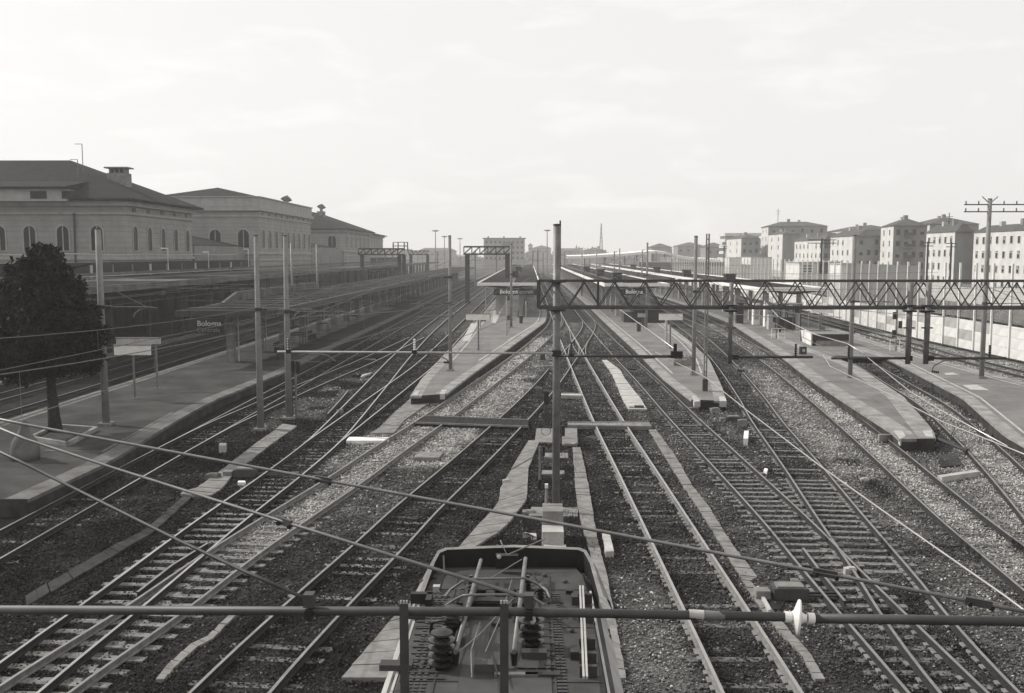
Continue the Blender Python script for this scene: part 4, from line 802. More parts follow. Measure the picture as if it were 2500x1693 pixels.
for (quad, lab) in (([(1328, 1116), (1388, 1119), (1386, 1106), (1330, 1106)], 'pale cross slab behind the tall pole, upper one'), ([(1322, 1158), (1378, 1157), (1378, 1149), (1324, 1148)], 'pale cross slab behind the tall pole, lower one'), ([(1305, 1080), (1350, 1080), (1350, 1046), (1310, 1046)], 'pale slab at the left foot of the board crossing')):
    lump('concrete_slab', quad, .07, 'conc', lab, 'slab')
# twin signals by pole
p = P(724, 1022, 0); t = thing('twin_signal', p, 'mast with two black signal heads beside the thick concrete pole', 'signal')
MB().tube([p, (p.x, p.y, zat(724, 881, p.y))], .06, 8).build('shaft', 'galv', t)
for dx in (-.13, .16): MB().box((p.x+dx, p.y-.05, (zat(724, 882, p.y)+zat(724, 909, p.y))/2), (.19, .16, .6)).build('head', 'black', t)
MB().box((p.x-.22, p.y, .95), (.1, .1, 1.9)).build('conduit', 'dsteel', t)
for (px, py, pt, rx0, rx1, rtp, rbt, lab) in ((1895, 827, 767, 1881, 1913, 803, 829, 'signal mast with white railing on the far right platform'), (2187, 857, 757, 2168, 2213, 827, 857, 'signal mast with small lamps and white railing near the noise barrier')):
    p = P(px, py, Z); t = thing('railed_signal', p, lab, 'signal', 'signals with railings')
    MB().tube([p, (p.x, p.y, zat(px, pt, p.y))], .07, 8).build('shaft', 'galv', t)
    for rr in (rtp+3, ): 
        for zf in (1.0, .45): MB().tube([(P(rx0, py, Z).x, p.y-.4, Z+zf), (P(rx1, py, Z).x, p.y-.4, Z+zf)], .025, 5).build('railing', 'white', t)
    for xx in (rx0, (rx0+rx1)/2, rx1): q = P(xx, py, Z); MB().tube([(q.x, p.y-.4, Z), (q.x, p.y-.4, Z+1.02)], .025, 5).build('rail_post', 'white', t)
    for k_ in range(2 if px < 2000 else 3): MB().box((p.x+(.25 if k_ % 2 else -.25), p.y-.1, zat(px, pt+14+k_*22, p.y)), (.26, .2, .6)).build('head', 'black', t)
# crates/planter on right platform
p = P(1660, 862, Z)
q = P(1668, 892, Z); t = thing('flower_trough', (q.x, q.y, Z), 'low trough with plants on the right platform before the poles', 'planter')
MB().box((q.x, q.y, Z+.2), (1.5, .8, .4)).build('trough', 'conc', t); 
rr = np.random.default_rng(3); mb = MB()
for i in range(160):
    c_ = Vector((q.x+rr.uniform(-.7, .7), q.y+rr.uniform(-.35, .35), Z+.42+rr.uniform(0, .25))); d_ = Vector(rr.normal(0, 1, 3)).normalized()*.08; e_ = Vector(rr.normal(0, 1, 3)).normalized()*.06; mb.add([c_, c_+d_, c_+d_+e_, c_+e_], [(0, 1, 2, 3)])
mb.build('plants', 'weed', t)
# walled planter (end of the bay track)
x0, x1_ = P(1982, 845, Z), P(2073, 856, Z); Y0 = x0.y
t = thing('walled_planter', (x0.x, Y0, Z), 'big concrete planter box with one sunlit side, at the dead end track', 'planter')
XL, XR = x0.x, PY(2076, 850, Y0).x; zt_ = zat(1990, 816, Y0)
MB().box(((XL+XR)/2, Y0+.15, (zt_-.1)/2+.0), (XR-XL, .3, zt_+.1)).build('front_wall', 'conc', t)
MB().add([(XL, Y0, -.1), (XL+.5, Y0+4.5, -.1), (XL+.25, Y0+4.5, zt_), (XL+.12, Y0, zt_), (XL+.3, Y0, -.1), (XL+.9, Y0+4.5, -.1), (XL+.6, Y0+4.5, zt_), (XL+.4, Y0, zt_)], [(0, 3, 2, 1), (3, 7, 6, 2), (4, 5, 6, 7), (0, 4, 7, 3), (1, 2, 6, 5)]).build('side_wall', 'wpanel', t)  # sunlight on this side put into a whiter concrete than the front
MB().box((XR-.15, Y0+2.4, zt_/2), (.3, 4.5, zt_)).box(((XL+XR)/2+.2, Y0+4.6, zt_/2), (XR-XL, .3, zt_)).build('back_walls', 'conc', t)
MB().box(((XL+XR)/2+.15, Y0+2.4, zt_/2-.06), (XR-XL-.5, 4.3, zt_-.1)).build('soil', 'conc', t)
MB().box(((XL+XR)/2, Y0-.012, zt_-.3), (XR-XL-.1, .02, .55)).build('front_shade', 'black', t)  # black sheet on the flat front, painted in for its shade
# ================================================================== signs
def board(px0, py0, px1, py1, posts, z0row, zb, lab, m='white', name='sign_board', cat='sign', th=.14, group='white backed boards on the platforms'):
    p = P(*posts[0], zb); Y = p.y; a = PY(px0, py0, Y); b2 = PY(px1, py1, Y); t = thing(name, (p.x, Y, zb), lab, cat, group)
    MB().box(((a.x+b2.x)/2, Y-.05, (a.z+b2.z)/2), (b2.x-a.x, th, a.z-b2.z)).build('panel', m, t)
    MB().box(((a.x+b2.x)/2, Y-.05, a.z+.02), (b2.x-a.x+.06, th+.06, .05)).build('hood', 'galv', t)
    for q in posts: r = P(*q, zb); MB().tube([(r.x, Y+.03, zb), (r.x, Y+.03, a.z)], .07, 8).build('post', 'galv', t); MB().box((r.x, Y+.03, zb+.03), (.3, .3, .06)).build('foot', 'galv', t)
    return t
board(280, 843, 369, 867, [(329, 975)], 0, Z, 'white blank board on one post beside the evergreen, nearer of two')
board(285, 826, 393, 840, [(384, 950)], 0, Z, 'second pale board behind the nearer one by the evergreen', m='concl')
board(1138, 767, 1195, 782, [(1168, 855)], 0, Z, 'white blank board on a single post on the central platform')
board(1609, 766, 1666, 782, [(1636, 852)], 0, Z, 'white blank board in front of the dark kiosk, by the close poles')
board(1980, 753, 2035, 765, [(2004, 812), (2000, 812)], 0, Z, 'white blank board above the walled planter')
board(1557, 766, 1581, 775, [(1574, 800)], 0, Z, 'small pale plate before the dark kiosk', m='concl')
def text_mesh(s, size, bold=0):
    cu = bpy.data.curves.new('lettering', 'FONT'); cu.body = s; cu.size = size; cu.extrude = .01; cu.offset = bold; cu.align_x = 'LEFT'; cu.resolution_u = 3
    o = bpy.data.objects.new('tmp', cu); COL.objects.link(o); bpy.context.view_layer.update(); me = bpy.data.meshes.new_from_object(o.evaluated_get(bpy.context.evaluated_depsgraph_get())); bpy.data.objects.remove(o); return me
def station_sign(px0, py0, px1, py1, Y, lines, lab, zhang):
    a = PY(px0, py0, Y); b2 = PY(px1, py1, Y); t = thing('station_name_sign', ((a.x+b2.x)/2, Y, a.z), lab, 'station sign', 'hanging station name signs')
    MB().box(((a.x+b2.x)/2, Y, (a.z+b2.z)/2), (b2.x-a.x, .16, a.z-b2.z)).build('panel', 'black', t)
    for u in (.15, .85): x = a.x+(b2.x-a.x)*u; MB().tube([(x, Y, a.z), (x, Y, zhang)], .03, 5).build('hanger', 'dsteel', t)
    for (s, px, py, size, bold, m_) in lines:
        me = text_mesh(s, size, bold); me.materials.append(M[m_]); o = bpy.data.objects.new('lettering', me); COL.objects.link(o); o.parent = t
        q = PY(px, py, Y); o.rotation_euler = (math.pi/2, 0, 0); o.location = (q.x-t.location.x, -.10, q.z-t.location.z)
    return t
yS = 67.0; k = yS/F
station_sign(455, 778, 548, 815, yS, [('Bologna', 482, 796, 20*k*.93, .010, 'concl'), ('Centrale', 482, 811, 17*k*.95, 0, 'galv')], 'dark hanging sign reading Bologna Centrale over the left platform', 4.55)
yS = 124.0; k = yS/F
station_sign(1206, 705, 1312, 721, yS, [('Bologna', 1220, 717, 11.5*k*1.2, .02, 'white'), ('Centrale', 1258, 717, 11.5*k*1.1, 0, 'concl')], 'dark long sign reading Bologna Centrale under the central canopy', 4.6)
station_sign(1515, 706, 1580, 721, 121, [('Bologna', 1527, 717, 11.5*k*1.1, .02, 'white')], 'dark sign under the right canopy partly hidden by the girder', 4.6)
# ================================================================== CANOPIES
def canopy(x0, x1, y0, y1, zl, lab, style='butterfly', edge=.22, ped=8, m_roof='canopy', m_edge='white', thick=.18, pillar_x=None, pw=.45, frontm=None):
    t = thing('platform_canopy', ((x0+x1)/2, y0, Z), lab, 'canopy', 'canopies over the platforms'); xm = (x0+x1)/2
    zc = zl-.45 if style == 'butterfly' else zl+.0
    for xa, xb, za, zb2 in ((x0, xm, zl, zc), (xm, x1, zc, zl)):
        MB().add([(xa, y0, za), (xb, y0, zb2), (xb, y1, zb2), (xa, y1, za), (xa, y0, za-thick), (xb, y0, zb2-thick), (xb, y1, zb2-thick), (xa, y1, za-thick)],
                 [(0, 1, 2, 3), (7, 6, 5, 4), (4, 5, 1, 0), (6, 7, 3, 2)]).build('roof_slab', m_roof, t)
    for xx, s in ((x0, -1), (x1, 1)): MB().box((xx+s*.06, (y0+y1)/2, zl-.06), (.14, y1-y0, edge+.2)).build('edge_fascia', m_edge, t)
    MB().box((xm, y0-.07, zl-.06), (x1-x0+.24, .14, edge+.1)).build('front_fascia', frontm or m_edge, t)
    MB().beam((x0-.1, y0+.05, zl+.12), (x1+.1, y0+.05, zl+.12), .34, .1).build('front_flashing', frontm or m_edge, t)
    MB().box((xm, (y0+y1)/2, zc+.05), (.7, y1-y0-2, .12)).build('gutter', 'slab', t)
    y = y0+4; 
    while y < min(y1, y0+230):
        for px_ in (pillar_x or (xm,)):
            MB().box((px_, y, (Z+zc)/2-.1), (pw, pw, zc-Z-.1)).build('pillar', 'concl' if m_edge == 'white' else 'conc', t)
        y += ped
    return t
canopy(-6.7, 1.25, 124.5, 400, 4.75, 'central canopy with white edges and dark troughed roof', pillar_x=(-4.3, -1.2))
canopy(9.6, 17.6, 122, 400, 4.75, 'canopy over the right platform behind the girder', pillar_x=(11.5, 15.6))
cd = canopy(25.6, 33.0, 107, 400, 4.75, 'long canopy over the far right platform with bright white edge', pillar_x=(27.3, 31))
for (cx_, zz, ys_) in ((13.6, 4.6, (150, 185, 230)), (29, 4.6, (140, 178, 220, 270)), (-2.7, 4.4, (175, 240))):
    for yy_ in ys_:
        t = thing('roof_vent', (cx_, yy_, zz), 'dark vent box on the %s canopy roof, %s' % ({13.6: 'right', 29: 'far right', -2.7: 'central'}[cx_], {150: 'nearest', 185: 'second', 230: 'third', 140: 'nearest', 178: 'second', 220: 'third', 270: 'farthest', 175: 'nearer', 240: 'farther'}[yy_]), 'vent', 'vent boxes on the canopies')
        MB().box((cx_, yy_, zz+.5), (1.4, 2.0, 1.2)).build('box', 'black', t); MB().box((cx_, yy_, zz+1.15), (1.7, 2.3, .12)).build('lid', 'dsteel', t)
# left platform canopy (flat, dirty, with a raised parapet at its far edge)
ca = thing('left_platform_canopy', (-21.5, 66, Z), 'low dirty canopy over the left platform with grey parapet', 'canopy')
MB().box((-21.7, 193, 4.42), (7.0, 250, .3)).build('roof_slab', 'canopy', ca)
MB().box((-18.1, 193, 4.38), (.2, 250.1, .5)).build('edge_fascia', 'dsteel', ca); MB().box((-21.7, 67.9, 4.35), (7.1, .2, .42)).build('front_fascia', 'dsteel', ca)
pv = [(-25.3, 72, 4.55), (-25.3, 78, 4.6), (-25.3, 82, 5.35), (-25.3, 112, 5.35)]
MB().add([(p[0], p[1], 4.3) for p in pv]+pv+[(p[0]+.25, p[1], 4.3) for p in pv]+[(p[0]+.25, p[1], p[2]) for p in pv], [(8+i, 9+i, 13+i, 12+i) for i in range(3)]+[(1+i, i, 4+i, 5+i) for i in range(3)]+[(4+i, 12+i, 13+i, 5+i) for i in range(3)]+[(0, 8, 12, 4), (3, 7, 15, 11)]).build('parapet', 'slab', ca)
y = 71
while y < 300:
    for xx in (-22.3,): MB().box((xx, y, 2.4), (.55, .7, 3.8)).build('pillar', 'conc', ca); MB().tube([(xx+.55, y, Z), (xx+.55, y, 4.2)], .06, 6).build('downpipe', 'concl', ca)
    y += 7.5
rr = np.random.default_rng(5); mb = MB()
for i in range(40):
    yy_ = 70+i*3.6; MB().tube([(-25, yy_, 4.62), (-18.3, yy_+rr.uniform(-.3, .3), 4.62)], .05, 4).build('roof_rib', 'slab', ca)
for i, (xx, yy_) in enumerate(((-20.2, 82), (-20.8, 96), (-20.5, 84.5), (-20.0, 108))):
    t = thing('fence_frame', (xx, yy_, Z), 'low railing frame around a pillar base, %s along the left platform' % ('nearest', 'third', 'second', 'farthest')[i], 'railing', 'railings under the left canopy')
    for dx in (-.5, .5): 
        for dy in (-.4, .4): MB().tube([(xx+dx, yy_+dy, Z), (xx+dx, yy_+dy, Z+1.1)], .03, 5).build('upright', 'dsteel', t)
    MB().tube([(xx-.5, yy_-.4, Z+1.1), (xx+.5, yy_-.4, Z+1.1), (xx+.5, yy_+.4, Z+1.1), (xx-.5, yy_+.4, Z+1.1), (xx-.5, yy_-.4, Z+1.1)], .03, 5).build('top_rail', 'dsteel', t)
# main platform canopy against the station
mc = thing('station_canopy', (-39, 66, Z), 'wide flat grey canopy along the main station building', 'canopy')
MB().box((-39.6, 208, 5.9), (13.0, 284, .18)).build('roof_slab', 'slab', mc)
MB().box((-33.05, 208, 5.85), (.25, 284.2, .55)).build('edge_fascia', 'slab', mc); MB().box((-39.6, 65.9, 5.85), (13.1, .25, .55)).build('front_fascia', 'slab', mc)
MB().box((-42.5, 208, 6.6), (.12, 280, .3)).build('upstand', 'slab', mc)
for a_, b_ in ((74, 92), (100, 112), (124, 150)): MB().box((-38, (a_+b_)/2, 6.0), (7, b_-a_, .03)).build('dark_roof_patch', 'canopy', mc)
y = 70
while y < 330: MB().box((-34.5, y, 3.1), (.4, .4, 5.2)).build('pillar', 'kerbd', mc); y += 8
gf = thing('shade_front', (-45, 66, Z), 'added dark front with doors, standing in for shade under the main station canopy', 'added front')
MB().box((-45.4, 200, 3.1), (1.0, 268, 5.2)).build('front_wall', 'wood', gf)  # dark box added before the wall, its colour standing in for canopy shade
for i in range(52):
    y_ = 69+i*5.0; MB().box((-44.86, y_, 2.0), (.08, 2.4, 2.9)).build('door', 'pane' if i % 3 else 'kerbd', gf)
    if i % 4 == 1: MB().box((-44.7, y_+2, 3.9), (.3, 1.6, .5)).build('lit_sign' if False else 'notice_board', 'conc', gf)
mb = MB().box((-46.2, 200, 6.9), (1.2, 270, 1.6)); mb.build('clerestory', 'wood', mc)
for i in range(46): MB().box((-45.55, 68+i*5.2, 6.8), (.1, .18 if i%3 else .5, 1.3)).build('clerestory_post', 'concl' if i % 3 == 0 else 'conc', mc)
t = thing('roof_conduit', (-44.9, 70, 8.3), 'pale pipes running along above the station canopy', 'pipe')
MB().tube([(-44.9, y_, 8.55+.06*math.sin(y_*.35)) for y_ in range(78, 150, 3)], .06, 6).build('upper_pipe', 'concl', t)
MB().tube([(-44.7, 78, 6.3), (-44.7, 190, 6.3)], .06, 6).build('lower_pipe', 'concl', t)
for y_, zt__ in ((118, 9.3), (133, 8.9), (152, 9.4), (166, 9.8)):
    MB().tube([(-44.6, y_, 6.3), (-44.6, y_, zt__), (-44.6, y_-2.2, zt__)], .09, 6).build('riser_pipe', 'white', t)
lump_ = None
# ================================================================== STATION BUILDINGS (left)
def arch_pts(w_, h, n=8):
    r = w_/2; return [(-r, 0), (r, 0), (r, h-r)]+[(r*math.cos(a_), h-r+r*math.sin(a_)) for a_ in np.linspace(0, math.pi, n+2)[1:-1]]+[(-r, h-r)]
def window(par, c, u, nrm, w_, h, arch=True, trimw=.18, trimm='trim', split=False):
    c = Vector(c); u = Vector(u).normalized(); nrm = Vector(nrm).normalized(); up = Vector((0, 0, 1))
    pts = arch_pts(w_, h) if arch else [(-w_/2, 0), (w_/2, 0), (w_/2, h), (-w_/2, h)]
    big = arch_pts(w_+2*trimw, h+2*trimw) if arch else [(-w_/2-trimw, -trimw), (w_/2+trimw, -trimw), (w_/2+trimw, h+trimw), (-w_/2-trimw, h+trimw)]
    if arch: big = [(x, y-trimw*.6) for x, y in big]
    def W3(p, d): return c+u*p[0]+up*p[1]+nrm*d
    n = len(pts); mb = MB(); vs = [W3(p, .10) for p in big]+[W3(p, .10) for p in pts]+[W3(p, -.0) for p in big]+[W3(p, .02) for p in pts]
    fs = [(i, (i+1) % n, n+(i+1) % n, n+i) for i in range(n)]+[(2*n+i, 2*n+(i+1) % n, (i+1) % n, i) for i in range(n)]+[(n+i, n+(i+1) % n, 3*n+(i+1) % n, 3*n+i) for i in range(n)]
    f = mb.add(vs, fs).build('window', trimm, par)
    MB().add([W3(p, .02) for p in pts], [tuple(range(n))]).build('pane', 'pane', f)
    if split:
        MB().beam(W3((0, 0), .05), W3((0, h*.98), .05), .12, .06).build('mullion', trimm, f)
def hip_roof(x0, x1, y0, y1, z, h, inset, over=.7):
    x0 -= over; x1 += over; y0 -= over; y1 += over; wx, wy = x1-x0, y1-y0; mb = MB()
    if wx > wy: r0, r1 = (x0+inset, (y0+y1)/2), (x1-inset, (y0+y1)/2)
    else: r0, r1 = ((x0+x1)/2, y0+inset), ((x0+x1)/2, y1-inset)
    vs = [(x0, y0, z), (x1, y0, z), (x1, y1, z), (x0, y1, z), (*r0, z+h), (*r1, z+h)]
    fs = [(0, 1, 4), (1, 2, 5, 4), (2, 3, 5), (3, 0, 4, 5)] if wx <= wy else [(0, 1, 5, 4), (1, 2, 5), (2, 3, 4, 5), (3, 0, 4)]
    mb.add(vs, fs+[(3, 2, 1, 0)]); mb.box(((x0+x1)/2, (y0+y1)/2, z-.12), (wx, wy, .22)); return mb
def station_block(x0, x1, y0, y1, ze, lab, rh, inset, nfront, nside, parapet=0, wh=2.9, ww=1.35, wz=None, chim=(), fsplit=False, wallm='wall', frontxs=None):
    t = thing('station_building', ((x0+x1)/2, y0, 0), lab, 'building', 'blocks of the station building')
    wz = wz if wz is not None else ze-7.3
    MB().box(((x0+x1)/2, (y0+y1)/2, ze/2), (x1-x0, y1-y0, ze)).build('wall', wallm, t)
    for z_, h_, o_ in ((ze-.35, .6, .55), (ze-1.5, .22, .18), (wz-.9, .35, .22), (wz-2.0, .25, .15)):
        MB().box(((x0+x1)/2, (y0+y1)/2, z_), (x1-x0+2*o_, y1-y0+2*o_, h_)).build('cornice', 'trim', t)
    zr = ze
    if parapet:
        MB().box(((x0+x1)/2, (y0+y1)/2, ze+parapet/2), (x1-x0+.5, y1-y0+.5, parapet)).build('parapet', 'trim', t); zr = ze+parapet
        MB().box(((x0+x1)/2, (y0+y1)/2, zr+.08), (x1-x0+.9, y1-y0+.9, .16)).build('coping', 'trim', t)
        hip_roof(x0+1.5, x1-1.5, y0+1.5, y1-1.5, zr+.1, rh, inset).build('roof', 'tiles', t)
    else: hip_roof(x0, x1, y0, y1, zr+.14, rh, inset, 1.3).build('roof', 'tiles', t)
    xs_ = frontxs or [x0+(x1-x0)*(i+.5)/nfront for i in range(nfront)]
    for xx in xs_: window(t, (xx, y0, wz), (1, 0, 0), (0, -1, 0), ww, wh, split=fsplit)
    for i in range(nside): window(t, (x1, y0+(y1-y0)*(i+.55)/nside, wz), (0, 1, 0), (1, 0, 0), ww*.9, wh)
    for i in range(nside): MB().box((x1+.03, y0+(y1-y0)*(i+.55)/nside, ze-1.0), (.08, .9, .45)).build('vent_slot', 'pane', t)
    for cx_, cy_, cz_ in chim:
        c_ = MB().box((cx_, cy_, cz_+.7), (2.4, 1.6, 2.4)).box((cx_, cy_, cz_+2.55), (2.9, 2.0, .16)).build('chimney', 'conc', t)
        for k_ in range(4): MB().box((cx_-.9+k_*.6, cy_, cz_+2.2), (.15, 1.3, .65)).build('cap_post', 'conc', c_)
    return t
XB = PY(308, 560, 110).x
ze1 = zat(308, 489, 110)
s1 = station_block(XB-45, XB, 110, 131.5, ze1, 'nearest station block with dark hipped roof and arched windows', 5.4, 12.5, 9, 5, wh=2.8, ww=1.35, fsplit=True, frontxs=[PY(px, 600, 110).x for px in (74, 155, 238, 0, -80, -160)], wz=zat(155, 612, 110), chim=[(PY(291, 430, 119).x, 119, zat(291, 436, 119)-1.3)])
MB().tube([(PY(183, 600, 109.8).x, 109.75, 5), (PY(181, 525, 109.8).x, 109.75, ze1-1.5)], .12, 8).build('downpipe', 'dsteel', s1)
# raised attic at left of the first block
ax1 = PY(190, 470, 111).x; za_ = zat(100, 461, 108.2); MB().box((ax1-15, 111.2, (ze1-.2+za_)/2), (30, 6, za_-ze1+.2)).build('attic', 'trim', s1); MB().box((ax1-15, 108.3, za_+.1), (30.6, 1.2, .2)).build('attic_eave', 'tiles', s1)
for px in (85, 103, 172): q = PY(px, 476, 108.2); MB().box((q.x, 108.17, q.z), (1.0 if px < 150 else 1.9, .1, .85)).build('attic_window', 'pane', s1)
zm_ = ze1+.14+(113.6-108.7)/12.05*5.4+.06; MB().add([(ax1-31, 107.6, za_+.2), (ax1+.2, 107.6, za_+.2), (ax1+.1, 113.6, zm_), (ax1-31, 113.6, zm_), (ax1+.15, 110.6, za_-.1)], [(0, 1, 2, 3), (1, 4, 2)]).build('attic_roof', 'tiles', s1)
for px, py0, py1 in ((200, 352, 400), (189, 390, 465)):
    q = PY(px, py0, 115); q1 = PY(px, py1, 115); MB().tube([q, (q.x, q.y, q1.z-1)], .05, 5).tube([q, (q.x-.9, q.y, q.z)], .035, 4).build('aerial', 'galv', s1)
X2 = PY(632, 560, 156).x; ze2 = zat(632, 505, 156)
s2 = station_block(X2-19, X2, 156, 193, ze2, 'second station block with tall pale parapet and pyramid roof behind', 2.1, 8.5, 3, 9, parapet=1.5, wh=2.9, ww=1.8, fsplit=True, frontxs=[PY(px, 590, 156).x for px in (595, 526)], wz=zat(595, 605, 156))
X3 = PY(839, 580, 225).x; ze3 = zat(839, 560, 225)
s3 = station_block(X3-22, X3, 225, 262, ze3, 'third station block with a long dark sloping roof', 4.6, 12, 3, 6, wh=2.8, ww=1.8, fsplit=True, frontxs=[PY(811, 600, 225).x], wz=zat(811, 604, 225), wallm='wall')
X4 = PY(876, 590, 268).x
s4 = station_block(X4-24, X4, 268, 312, zat(876, 570, 268), 'last pale station block at the far end', 3.0, 11, 2, 9, wh=3.0, ww=1.0, wallm='trim', wz=zat(900, 602, 268))
MB().box((X3-8, 238, ze3+3.8), (1.8, 1.6, 1.8)).build('chimney', 'conc', s3)
for cx_, cy_, zc_, lab in ((X2-3, 186, ze2+1.2, 'flared chimney cowl on the second station block'), (X3-7.5, 236, ze3+4.0, 'double flared cowl on the third station block roof')):
    t = thing('chimney_cowl', (cx_, cy_, zc_), lab, 'chimney cowl'); MB().box((cx_, cy_, zc_+.6), (.6, .6, 1.6)).build('stack', 'conc', t)
    MB().lathe((cx_, cy_, zc_+1.3), (-.45, 0, .9), [(0, .3), (.9, .8), (1.0, .3)], 8).build('cowl', 'conc', t)
    if cx_ < X3: MB().lathe((cx_, cy_, zc_+1.3), (.7, 0, .7), [(0, .3), (.9, .7), (1.0, .3)], 8).build('side_cowl', 'conc', t)
# lower link between blocks 1 and 2
t = thing('link_building', ((XB+X2)/2-9, 132, 0), 'low link with dark tiled roof between the first two station blocks', 'building')
MB().box((XB-8, 144, 4.9), (16, 23.5, 9.8)).build('wall', 'wall2', t)
q0 = PY(452, 570, 150).z
MB().add([(XB-16, 132, 13.2), (XB-.4, 132, 9.9), (XB-.4, 155.6, 9.9), (XB-16, 155.6, 13.2), (XB-16, 132, 9.8), (XB-16, 155.6, 9.8)], [(0, 1, 2, 3), (4, 1, 0), (3, 2, 5)]).build('roof', 'tiles', t)
t = thing('link_building', (X2-8, 193, 0), 'low link with dark roof between the second and third station blocks', 'building')
MB().box((X2-8, 209, 5), (16, 31, 10)).build('wall', 'wall2', t); MB().add([(X2-16, 193.2, 13), (X2-.4, 193.2, 10), (X2-.4, 224.6, 10), (X2-16, 224.6, 13), (X2-16, 193.2, 10), (X2-16, 224.6, 10)], [(0, 1, 2, 3), (4, 1, 0), (3, 2, 5)]).build('roof', 'tiles', t)
# ================================================================== NOISE BARRIER (right)
WL = [(39.4, 40), (39.3, 70), (39.3, 95), (40.0, 115), (41.5, 140), (43.0, 170), (44.0, 220), (44.2, 330)]
wys = []; yy_ = 44.0
while yy_ < 326: wys.append(yy_); yy_ += 3.15
wx_ = lambda y_: float(np.interp(y_, [p[1] for p in WL], [p[0] for p in WL]))
nb = thing('noise_barrier', (39.3, 44, 0), 'long noise barrier of pale concrete panels with tall white posts', 'wall')
pm = MB().box((0, 0, 3.9), (.16, .16, 7.8)).mesh('post', 'bpost'); pan_w = MB().box((0, 0, 0), (.14, 3.1, .885)).mesh('panel', 'wpanel'); pan_d = MB().box((0, 0, 0), (.14, 3.1, .885)).mesh('panel_b', 'wpanel2')
glm = MB().box((0, 0, 0), (.03, 3.0, 3.0)).mesh('pane', 'glass'); gpm = MB().box((0, 0, 0), (.08, 3.0, 4.7)).mesh('grey_panel', 'gpanel')
def put(name, me, loc, rz, par):
    o = bpy.data.objects.new(name, me); COL.objects.link(o); o.parent = par; o.location = Vector(loc)-par.location; o.rotation_euler = (0, 0, rz); return o
rr = random.Random(4)
for i, y_ in enumerate(wys):
    x_ = wx_(y_); x2_ = wx_(y_+3.15); rz = -math.atan2(x2_-x_, 3.15)
    put('post', pm, (x_-.12, y_, 0), rz, nb)
    for j in range(3):
        if y_ < 190 or j == 0: put('concrete_panel', pan_w if (i+j) % 2 else (pan_d if rr.random() < .8 else pan_w), ((x_+x2_)/2, y_+1.575, .45+j*.9), rz, nb)
    if y_ >= 190: MB().box((x_, y_+1.575, 1.8), (.14, 3.1, 1.78)).build('concrete_panel', 'wpanel', nb)
    if 96 <= y_ <= 121: put('grey_panel', gpm, ((x_+x2_)/2, y_+1.575, 5.1), rz, nb)
    elif y_ > 60: put('pane', glm, ((x_+x2_)/2, y_+1.575, 4.4), rz, nb)
MB().add([(wx_(y_)-.45, y_, .12) for y_ in wys]+[(wx_(y_)-.1, y_, .12) for y_ in wys], [(i, len(wys)+i, len(wys)+i+1, i+1) for i in range(len(wys)-1)]).build('foot_kerb', 'kerbd', nb)
# behind the barrier
t = thing('street_wall', (46, 85, 0), 'white wall beyond the barrier with a dark hedge below it', 'wall'); MB().box((47, 110, 4.2), (.4, 60, 1.6)).build('wall', 'wpanel', t)
rr = np.random.default_rng(11); NH = 9000; hx = rr.uniform(42.5, 46, NH); hy = rr.uniform(60, 128, NH); hz = rr.uniform(0, 1, NH)**.6*(3.1+.4*np.sin(hy*.9)); 
c_ = np.stack([hx, hy, hz], 1); d_ = rr.normal(0, .14, (NH, 3)); e_ = rr.normal(0, .14, (NH, 3)); vs = np.stack([c_, c_+d_, c_+e_], 1).reshape(-1, 3)
me = bpy.data.meshes.new('hedge'); me.from_pydata(vs.tolist(), [], np.arange(NH*3).reshape(-1, 3).tolist()); me.materials.append(M['bushes']); o = bpy.data.objects.new('hedge', me); COL.objects.link(o); o['kind'] = 'stuff'; o['label'] = 'dark hedge growing behind the noise barrier'; o['category'] = 'hedge'
def cabin(px0, px1, rt, Y, dep, m_, lab, louv=0, rb=None):
    a = PY(px0, rt, Y); b2 = PY(px1, rt, Y); t = thing('equipment_cabin', ((a.x+b2.x)/2, Y, 0), lab, 'cabin', 'cabins and sheds behind the barrier')
    MB().box(((a.x+b2.x)/2, Y+dep/2, a.z/2), (b2.x-a.x, dep, a.z)).build('body', m_, t); MB().box(((a.x+b2.x)/2, Y+dep/2, a.z+.06), (b2.x-a.x+.3, dep+.3, .14)).build('roof', 'concl', t)
    for i in range(louv): MB().box(((a.x+b2.x)/2, Y-.03, a.z-.5-i*.42), ((b2.x-a.x)*.7, .08, .2)).build('louvre', 'gpanel', t)
cabin(1952, 1992, 642, 150, 8, 'wpanel', 'white cabin with horizontal louvres behind the barrier', 8)
cabin(2000, 2052, 641, 158, 7, 'gpanel', 'grey cabin right of the louvred white one')
cabin(2056, 2092, 645, 140, 6, 'wpanel', 'white cabin right of the grey one behind the barrier')
cabin(2134, 2160, 657, 120, 4, 'wpanel', 'small white cabin before the tall house with the bright end wall')
cabin(1780, 1810, 630, 330, 20, 'wpanel', 'distant low white shed at the left end of the houses')
cabin(1834, 1885, 629, 330, 20, 'wpanel', 'distant low white shed in front of the tall white house')
cabin(1560, 1770, 641, 300, 6, 'gpanel', 'long hazy shed behind the far end of the barrier')
